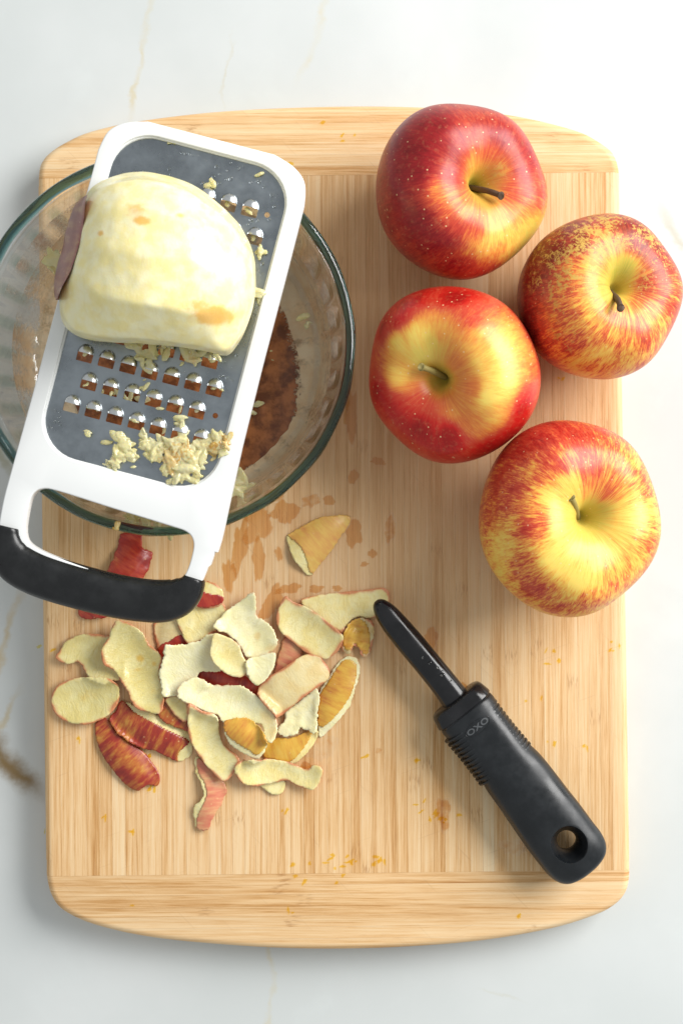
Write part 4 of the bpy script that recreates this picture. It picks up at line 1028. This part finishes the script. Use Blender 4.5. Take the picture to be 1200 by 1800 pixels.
def build_peel(label, outline, up, skin_m, flesh_m, skin_poly=None, k=9, k2=3, jag=0.6, seed=0, lift=0.0, rim=1.0, crumple=0.0, brown=(), axis=None, group='apple peels heaped on the board', tilt=(0, 0)):
    rnd = random.Random(seed)
    out = resample(cr(outline, 4), 2.6)
    cx = sum(p[0] for p in out)/len(out); cy = sum(p[1] for p in out)/len(out)
    oo = []
    for i, (x, y) in enumerate(out):
        a, b = out[i-1], out[(i+1) % len(out)]; tx, ty = b[0]-a[0], b[1]-a[1]; l = math.hypot(tx, ty) or 1
        j = jag*(nz(x*0.30+seed, y*0.30, seed)*2.2 + nz(x*0.09, y*0.09, seed+5)*2.0)
        oo.append((x + ty/l*j, y - tx/l*j))
    out = oo
    # principal axis
    sxx = sum((p[0]-cx)**2 for p in out); syy = sum((p[1]-cy)**2 for p in out); sxy = sum((p[0]-cx)*(p[1]-cy) for p in out)
    th = 0.5*math.atan2(2*sxy, sxx-syy) if axis is None else R(axis)
    ux, uy = math.cos(th), math.sin(th)
    x0, x1 = min(p[0] for p in out), max(p[0] for p in out); y0, y1 = min(p[1] for p in out), max(p[1] for p in out)
    pts = list(out); nb = len(pts)
    for off in (2.0, 4.6):
        pass
    i = int(x0/CELL)
    while i*CELL < x1:
        j = int(y0/CELL)
        while j*CELL < y1:
            x, y = i*CELL, j*CELL
            if inside(x, y, out) and pdist(x, y, out) > 1.5: pts.append((x, y))
            j += 1
        i += 1
    res = delaunay_2d_cdt([Vector(p) for p in pts], [(q, (q+1) % nb) for q in range(nb)], [tuple(range(nb))], 1, 1e-4)
    P2 = [(v.x, v.y) for v in res[0]]; F = [tuple(f) for f in res[2]]
    # surface
    sgn = 1 if up == 'flesh' else -1
    loc = []; dist = []; uv = []; rt = (rnd.uniform(-.05, .05), rnd.uniform(-.10, .10))
    for x, y in P2:
        dx, dy = x-cx, y-cy; u = (dx*ux+dy*uy)*S; v = (-dx*uy+dy*ux)*S
        z = sgn*(2.6*k*v*v + 2.4*k2*u*u) + (tilt[0]+rt[0])*u + (tilt[1]+rt[1])*v
        if up == 'flesh': z += 0.00016*nz(u*2300+1.5*nz(x*0.05, y*0.05, 1), v*260, seed)
        z += 0.0006*nz(x*0.03+seed, y*0.03, seed) + crumple*(nz(x*0.09, y*0.09, seed+2) + 0.6*nz(x*0.2, y*0.2, seed))
        loc.append(z); uv.append((u, v)); dist.append(pdist(x, y, out))
    base = [hget(x, y) for x, y in P2]
    need = sorted(b - z for b, z in zip(base, loc))
    z0 = need[int(len(need)*0.90)] + 0.0004 + lift
    zt = [max(z+z0, b+0.0004) for z, b in zip(loc, base)]
    nbrs = [set() for _ in P2]
    for f in F:
        for a in range(3): nbrs[f[a]].add(f[a-1]); nbrs[f[a-1]].add(f[a])
    for it in range(7):
        zt = [max(0.5*z + 0.5*(sum(zt[q] for q in nbrs[i])/max(1, len(nbrs[i]))) if nbrs[i] else z, base[i]+0.0004) for i, z in enumerate(zt)]
    TH = 0.0009
    zmid = sum(zt)/len(zt)
    def w3(i, dz, inset=0.0):
        x, y = P2[i]; p = P(x, y, zmid); return Vector((p.x, p.y, zt[i]+dz))
    for i, (x, y) in enumerate(P2):
        q = (round(x/CELL), round(y/CELL)); hmap[q] = max(hmap.get(q, 0), zt[i] + TH + 0.0004)
    sp = None
    if skin_poly: sp = resample(cr(skin_poly, 4), 3)
    # orientation of the triangles
    def ccw(f):
        a, b, c = (w3(i, 0) for i in f); return (b-a).cross(c-a).z > 0
    F = [f if ccw(f) else f[::-1] for f in F]
    edge_cnt = {}
    for f in F:
        for a in range(len(f)):
            e = (f[a], f[(a+1) % len(f)]); edge_cnt[e] = edge_cnt.get(e, 0) + 1
    bnd = [e for e in edge_cnt if (e[1], e[0]) not in edge_cnt]
    n = len(P2)
    def build(name, z_lo, z_hi, mat, keep=None, dome=0.0):
        Fk = F if keep is None else [f for f in F if keep(sum(P2[i][0] for i in f)/3, sum(P2[i][1] for i in f)/3)]
        if not Fk: return
        used = sorted({i for f in Fk for i in f}); mp = {i: a for a, i in enumerate(used)}; m_ = len(used)
        vs = [w3(i, z_hi + dome*(ss(0, 3, dist[i])-1)) for i in used] + [w3(i, z_lo) for i in used]
        fs = [tuple(mp[i] for i in f) for f in Fk] + [tuple(m_+mp[i] for i in f)[::-1] for f in Fk]
        ec = {(f[a], f[(a+1) % len(f)]) for f in Fk for a in range(len(f))}
        for a, b in ec:
            if (b, a) not in ec: fs.append((mp[b], mp[a], m_+mp[a], m_+mp[b]))
        me = mesh(name, vs, fs)
        val = []; g = []
        for rep in (0, 1):
            for i in used:
                x, y = P2[i]; r_ = rim*(math.exp(-dist[i]/2.8)+0.26*math.exp(-dist[i]/14))*(0.85+2.2*nz(x*0.035, y*0.04, seed+9))
                bb = max([0]+[s_*math.exp(-((x-bx)**2/(rx*rx)+(y-by)**2/(ry*ry))) for bx, by, rx, ry, s_ in brown])
                val.append((r_, bb, 0)); g += [uv[i][0], uv[i][1], 0]
        colattr(me, 'paint', val)
        at = me.attributes.new('grain', 'FLOAT_VECTOR', 'POINT'); at.data.foreach_set('vector', g)
        obj(name, me, mat, t)
    t = thing('apple_peel', label, 'peel', (P(cx, cy, zmid).x, P(cx, cy, zmid).y, min(zt)), group)
    if up == 'flesh':
        build('flesh', 0.00048, TH, flesh_m, dome=0.0002); build('skin', 0.0, 0.00048, skin_m)
    else:
        build('flesh', 0.0, TH-0.00035, flesh_m)
        build('skin', TH-0.00035, TH, skin_m, (lambda x, y: inside(x, y, sp) or pdist(x, y, sp) < 2.0) if sp else None, dome=0.0002 if not sp else 0)
    return t
pl = build_peel
pl('long crinkled red peel passing under the black grater handle', [(213,938),(247,940),(250,962),(267,972),(263,993),(252,1015),(235,1040),(215,1065),(193,1083),(173,1087),(143,1087),(137,1068),(150,1045),(170,1025),(187,1008),(197,987),(205,965)], 'skin', RED, CREAM, k=14, jag=1.0, seed=1, crumple=0.0008)
pl('red and cream peel leaning out from under the right end of the grater handle', [(272,1092),(300,1080),(322,1068),(335,1085),(330,1115),(330,1140),(310,1160),(290,1165),(280,1150),(272,1122)], 'skin', RED, TAN, [(300,1128),(318,1118),(335,1130),(332,1145),(312,1165),(290,1170),(278,1150),(284,1135)], seed=2, jag=0.8)
pl('broad creamy peel piece beside the white arm of the grater', [(310,1078),(335,1060),(360,1055),(392,1060),(396,1085),(378,1110),(348,1128),(330,1130),(318,1108)], 'flesh', PINK, CREAM, seed=3, rim=0.8)
pl('small peel with an orange red patch tucked beside the white grater arm', [(348,1030),(365,1022),(382,1028),(393,1045),(388,1064),(360,1070),(336,1064),(338,1045)], 'skin', RED, CREAM, [(348,1040),(370,1046),(391,1050),(386,1060),(360,1066),(336,1060),(338,1048)], seed=4)
pl('greenish torn peel at the upper left of the heap with a dark red rim', [(101,1158),(109,1138),(126,1121),(152,1114),(180,1116),(198,1120),(212,1150),(215,1190),(190,1196),(160,1190),(149,1175),(137,1164),(121,1166)], 'flesh', DARK, GREEN, seed=5, rim=0.9, jag=1.0, k=10)
pl('dark red peel lying skin up, nearest the lower left of the heap', [(180,1262),(168,1272),(167,1288),(176,1319),(198,1352),(220,1379),(240,1390),(250,1386),(262,1380),(277,1382),(281,1370),(277,1355),(264,1337),(249,1318),(226,1304),(203,1285),(192,1268)], 'skin', DARK, CREAM, k=14, seed=6, jag=0.5)
pl('brownish red peel with a torn cream edge above the dark red one', [(211,1233),(203,1250),(193,1262),(203,1283),(224,1301),(249,1314),(277,1322),(308,1338),(322,1337),(336,1325),(338,1300),(331,1288),(305,1273),(277,1257),(241,1243),(225,1236)], 'skin', DARK, CREAM, [(211,1228),(200,1250),(190,1262),(203,1286),(224,1304),(249,1317),(277,1325),(308,1342),(312,1322),(330,1304),(305,1290),(275,1274),(248,1260),(228,1247)], k=13, seed=7, rim=0.1, jag=0.8)
pl('dull red scrap half hidden in the left of the heap', [(275,1238),(300,1232),(330,1255),(334,1285),(305,1276),(282,1262)], 'skin', DARK, CREAM, seed=8)
pl('small greenish scrap wedged beside the white curl on the left', [(290,1228),(312,1222),(333,1232),(333,1262),(322,1268),(306,1254)], 'flesh', DARK, GREEN, seed=9)
pl('oval greenish peel with a pink rim, leftmost of the heap', [(91,1232),(97,1211),(116,1197),(144,1190),(180,1189),(201,1195),(211,1212),(208,1236),(193,1255),(170,1268),(152,1273),(132,1271),(109,1264),(96,1250)], 'flesh', PINK, GREEN, seed=10, rim=1.2, k=8, jag=0.4, brown=((150,1222,22,14,.55),(180,1215,10,12,.3)))
pl('wide greenish peel with orange bruises, upper left of the heap', [(206,1090),(229,1095),(252,1112),(263,1132),(280,1147),(287,1160),(281,1184),(290,1217),(288,1244),(277,1253),(259,1250),(239,1242),(224,1215),(203,1180),(186,1168),(180,1145),(193,1117)], 'flesh', PINK, GREEN, seed=11, rim=0.8, k=9, jag=0.8, brown=((246,1158,10,8,1.0),(272,1166,8,6,.7),(240,1178,12,5,.7),(265,1215,12,9,.5)), lift=0.001)
pl('bright pink red peel under the right side of the heap', [(503,1118),(527,1135),(530,1155),(505,1180),(482,1190),(486,1165),(493,1140)], 'skin', PINK, CREAM, seed=12)
pl('long pale peel reaching under the tip of the peeler', [(528,1055),(553,1047),(600,1041),(640,1037),(676,1034),(684,1050),(675,1075),(650,1086),(627,1084),(610,1097),(600,1112),(570,1095),(545,1075)], 'flesh', PINK, CREAM, seed=13, rim=0.9, k=6, k2=1, jag=0.5)
pl('crumpled ochre peel scrap beside the tip of the peeler', [(608,1102),(620,1090),(640,1086),(657,1100),(655,1122),(651,1148),(638,1155),(630,1140),(622,1136),(614,1149),(601,1145),(603,1122)], 'skin', OCHRE, TAN, [(606,1100),(622,1088),(640,1095),(648,1120),(644,1148),(634,1140),(624,1128),(614,1140),(606,1135)], seed=14, crumple=0.0042, jag=1.3, k=4)
pl('pale oval topped peel with a brown rim, upper right of the heap', [(500,1048),(513,1056),(543,1069),(580,1096),(603,1117),(598,1137),(585,1152),(567,1158),(543,1151),(513,1128),(493,1110),(485,1083)], 'flesh', PINK, CREAM, seed=15, rim=1.2, k=10, jag=0.3, lift=0.001)
pl('ochre peel with white torn edges, rightmost of the heap', [(612,1153),(628,1160),(632,1180),(621,1220),(613,1243),(593,1268),(565,1296),(558,1280),(558,1233),(562,1215),(580,1187),(593,1167)], 'skin', OCHRE, WHITE, [(602,1165),(622,1166),(624,1187),(617,1213),(602,1240),(579,1266),(564,1276),(556,1262),(557,1233),(575,1205)], seed=16, k=12, rim=0.3, jag=0.9)
pl('yellow ochre peel with a cream edge, low in the right of the heap', [(463,1330),(470,1300),(510,1297),(543,1285),(558,1283),(554,1303),(533,1330),(510,1344),(487,1336)], 'skin', OCHRE, CREAM, [(455,1335),(465,1295),(510,1292),(545,1283),(538,1305),(512,1335),(490,1340)], seed=17, rim=0.2)
pl('thick white curl of peel in the right half of the heap', [(500,1253),(513,1243),(537,1223),(553,1208),(562,1225),(558,1253),(557,1285),(543,1286),(527,1278),(520,1292),(493,1292),(489,1278),(503,1263)], 'flesh', PINK, WHITE, seed=18, rim=0.1, jag=1.2, crumple=0.0012)
pl('red peel peeping out of the middle of the heap', [(348,1183),(375,1176),(400,1178),(430,1188),(455,1203),(455,1225),(420,1216),(380,1212),(355,1204)], 'skin', RED, CREAM, seed=19, k=12)
pl('red striped peel with a cream margin, lowest of the heap', [(343,1330),(353,1337),(373,1353),(393,1373),(398,1387),(390,1413),(373,1440),(367,1457),(350,1458),(343,1447),(340,1420),(357,1400),(355,1380),(343,1357)], 'skin', PINK, CREAM, [(352,1334),(393,1370),(402,1387),(394,1413),(376,1440),(370,1461),(350,1461),(348,1440),(360,1412),(366,1395),(362,1375),(350,1355)], seed=20, k=14, rim=0.1, jag=1.0)
pl('small cream scrap under the lowest wavy peel', [(452,1372),(480,1366),(500,1372),(500,1388),(486,1397),(470,1391)], 'flesh', PINK, CREAM, seed=21, rim=0.2)
pl('large white ragged peel in the upper middle of the heap', [(293,1133),(330,1132),(357,1122),(378,1112),(394,1148),(390,1178),(352,1182),(349,1194),(362,1204),(335,1216),(312,1221),(290,1224),(284,1205),(280,1183),(288,1160)], 'flesh', PINK, WHITE, seed=22, rim=0.05, k=7, jag=1.3, lift=0.002)
pl('long white to brown peel band across the middle of the heap', [(320,1200),(347,1190),(377,1205),(420,1205),(447,1219),(470,1238),(487,1260),(488,1283),(480,1302),(466,1295),(460,1275),(427,1266),(410,1265),(393,1270),(383,1257),(367,1253),(337,1238),(312,1222)], 'flesh', PINK, WHITE, seed=23, rim=0.35, k=10, jag=1.1, lift=0.002, brown=((472,1262,18,22,.9),(482,1285,14,16,1.0)))
pl('white folded peel with a knobbly brown curl, topmost of the heap', [(447,1040),(450,1060),(452,1082),(473,1097),(487,1117),(485,1137),(467,1151),(437,1156),(423,1137),(405,1118),(377,1103),(379,1094),(400,1073),(427,1053)], 'flesh', PINK, WHITE, seed=24, rim=0.25, jag=1.2, lift=0.003, brown=((452,1118,7,10,.9),(480,1140,14,12,.8)), crumple=0.0007)
pl('small oval cream peel over the large white one', [(377,1113),(393,1117),(417,1130),(428,1153),(436,1177),(421,1191),(393,1180),(375,1163),(369,1146),(372,1127)], 'flesh', PINK, CREAM, seed=25, rim=0.3, jag=0.5, lift=0.001)
pl('smooth tan peel bent over the right middle of the heap', [(453,1213),(467,1193),(493,1177),(523,1157),(543,1150),(563,1156),(578,1176),(577,1193),(560,1207),(533,1226),(513,1243),(491,1260),(478,1250),(460,1231)], 'flesh', PINK, TAN, seed=26, rim=0.8, k=-4, k2=-4, jag=0.3, lift=0.002)
pl('small pale three cornered peel between the white and tan ones', [(433,1160),(460,1152),(483,1147),(484,1163),(474,1187),(454,1205),(438,1192)], 'flesh', PINK, WHITE, seed=27, rim=0.1, jag=0.7)
pl('pale crescent peel in the lower middle of the heap', [(335,1233),(357,1247),(383,1257),(385,1287),(394,1310),(421,1332),(412,1357),(394,1373),(373,1357),(350,1330),(333,1297),(331,1260)], 'flesh', PINK, CREAM, seed=28, rim=0.8, k=8, jag=0.4)
pl('small ochre skinned peel with a ragged white edge, in the lower middle', [(397,1266),(433,1262),(457,1277),(468,1293),(470,1310),(458,1331),(446,1334),(410,1314),(396,1293)], 'skin', OCHRE, WHITE, [(396,1262),(433,1258),(458,1274),(470,1293),(466,1310),(452,1325),(440,1318),(415,1303),(398,1286)], seed=29, k=12, rim=0.1, jag=0.9)
pl('wavy pale peel along the lower right of the heap', [(413,1350),(420,1337),(447,1331),(493,1337),(517,1343),(537,1352),(553,1343),(565,1348),(567,1360),(552,1386),(527,1383),(503,1373),(477,1377),(447,1382),(423,1373)], 'flesh', PINK, CREAM, seed=30, rim=0.7, k=9, jag=0.6)
pl('three cornered yellow peel lying alone between the bowl and the apples', [(617,911),(595,949),(563,992),(545,1012),(529,1000),(513,976),(504,944),(524,930),(556,912),(588,906)], 'skin', mat_peel_skin('golden_peel_skin', [(0.30, (0.66, 0.27, 0.10)), (0.46, (0.72, 0.40, 0.10)), (0.58, (0.76, 0.50, 0.12)), (0.72, (0.76, 0.56, 0.20))]), CREAM, [(620,908),(595,951),(563,994),(547,1006),(540,982),(528,957),(508,940),(524,927),(556,909),(588,903)], seed=31, k=14, rim=0.1, jag=0.8, group=None)

# ------------------------------------------------------------------ juice stains and specks on the board
def mat_stain(name, tint, gloss):
    m = NT(name); m.n.remove(m.b)
    tr = m.n.new('ShaderNodeBsdfTransparent'); gl = m.n.new('ShaderNodeBsdfGlossy'); gl.inputs['Roughness'].default_value = 0.12
    mx = m.n.new('ShaderNodeMixShader'); mx.inputs[0].default_value = gloss
    a = m.sep(m.attr('paint'))[0]; n = m.noise(m.coord('Object'), 260, 3, 0.6)
    f = m.map(m.math('ADD', a, m.math('MULTIPLY', m.math('SUBTRACT', n, 0.5), 0.8)), 0.25, 0.6)
    m.link(m.mix(f, (1.0, 1.0, 1.0), tint), tr.inputs[0])
    m.link(tr.outputs[0], mx.inputs[1]); m.link(gl.outputs[0], mx.inputs[2]); m.link(mx.outputs[0], m.out.inputs[0]); return m.m
M['wet'] = mat_stain('wet_wood_film', (0.93, 0.79, 0.60), 0.05)
M['yellow'] = mat_stain('yellow_pulp_film', (0.99, 0.88, 0.38), 0.015)
def blots(name, spots, mat, z, label, cat, jag=0.45):
    vs = []; fs = []; val = []
    for q, (x, y, rx, ry, rot, st) in enumerate(spots):
        seg = 36; c = len(vs); vs.append(P(x, y, z)); val.append((st, 0, 0))
        for ring, f in ((1, 0.55), (2, 0.8), (3, 1.0)):
            for k in range(seg):
                a = 2*math.pi*k/seg; rr = f*(1 + jag*1.3*nz(math.cos(a)*1.6+q*3.1, math.sin(a)*1.6, q*1.7) + jag*0.5*nz(math.cos(a)*5, math.sin(a)*5, q))
                ex, ey = rx*rr*math.cos(a), ry*rr*math.sin(a); cr_, sr = math.cos(R(rot)), math.sin(R(rot))
                vs.append(P(x+ex*cr_-ey*sr, y+ex*sr+ey*cr_, z)); val.append((st if ring < 2 else (st*0.95 if ring == 2 else st*0.3), 0, 0))
        for k in range(seg): fs.append((c, c+1+(k+1) % seg, c+1+k))
        for r_ in (0, 1):
            for k in range(seg):
                k2 = (k+1) % seg; o1 = c+1+r_*seg; o2 = o1+seg; fs.append((o1+k, o1+k2, o2+k2, o2+k))
    me = mesh(name, vs, fs); colattr(me, 'paint', val)
    o = obj(name, me, M[mat], smooth=False); tag(o, label, cat, kind='stuff')
blots('juice_stains', [(618, 730, 13, 42, 0, .8), (664, 811, 14, 7, 5, .9), (620, 836, 11, 16, 0, .7), (685, 930, 11, 25, 8, .5), (622, 940, 15, 24, 12, .9), (655, 973, 8, 9, 0, .9), (640, 992, 8, 5, -20, .8), (578, 880, 12, 9, 20, .8), (548, 880, 20, 12, -20, .5), (500, 900, 25, 20, 20, .7), (450, 920, 24, 40, 15, .8), (420, 960, 14, 45, 5, .8), (402, 1010, 12, 30, 0, .7), (455, 985, 12, 38, 0, .8), (480, 870, 20, 12, 0, .6), (490, 975, 8, 14, 0, .6), (478, 1060, 16, 32, 25, .9), (505, 1035, 24, 10, -15, .8), (555, 1036, 14, 7, -5, .8), (592, 1034, 10, 5, 0, .8), (757, 1122, 14, 19, 10, .6), (815, 1215, 9, 14, 0, .8), (780, 1425, 13, 32, 0, .5), (665, 1320, 6, 6, 0, .4), (540, 1352, 16, 12, -20, .7), (610, 700, 6, 20, 0, .5), (900, 1490, 22, 12, 0, .35), (135, 1080, 10, 14, 0, .3), (345, 1190, 90, 50, 0, .25), (560, 1310, 30, 26, 0, .3)], 'wet', 0.00025, 'irregular wet juice stains soaked into the bamboo board', 'juice')
rnd = random.Random(77); sp = []
for (x, y, n, s_) in ((970, 1150, 4, 14), (1075, 1140, 4, 12), (728, 1338, 2, 4), (745, 1425, 6, 14), (670, 1515, 6, 12), (560, 1525, 10, 25), (600, 1510, 6, 16), (960, 1305, 2, 8), (75, 1140, 2, 5), (232, 1460, 2, 5), (185, 1435, 2, 3), (140, 1296, 2, 4), (262, 1330, 3, 4), (268, 1388, 3, 5), (497, 1425, 2, 5), (510, 1602, 2, 4), (912, 1610, 2, 4), (234, 1592, 1, 1), (980, 665, 2, 4), (820, 1330, 3, 10), (505, 285, 3, 6), (1020, 760, 2, 8), (640, 1330, 2, 4), (1030, 1310, 2, 10), (780, 1440, 4, 10), (75, 1460, 1, 2), (940, 1230, 2, 8), (600, 240, 4, 20)):
    for q in range(n): sp.append((x+rnd.gauss(0, s_), y+rnd.gauss(0, s_*0.5), rnd.uniform(2.0, 7), rnd.uniform(1.3, 3.2), rnd.choice((-30, 80, 95, -60, 0)), 1))
blots('yellow_specks', sp, 'yellow', 0.00035, 'small yellow specks of peel and juice scattered over the board', 'specks', 0.6)
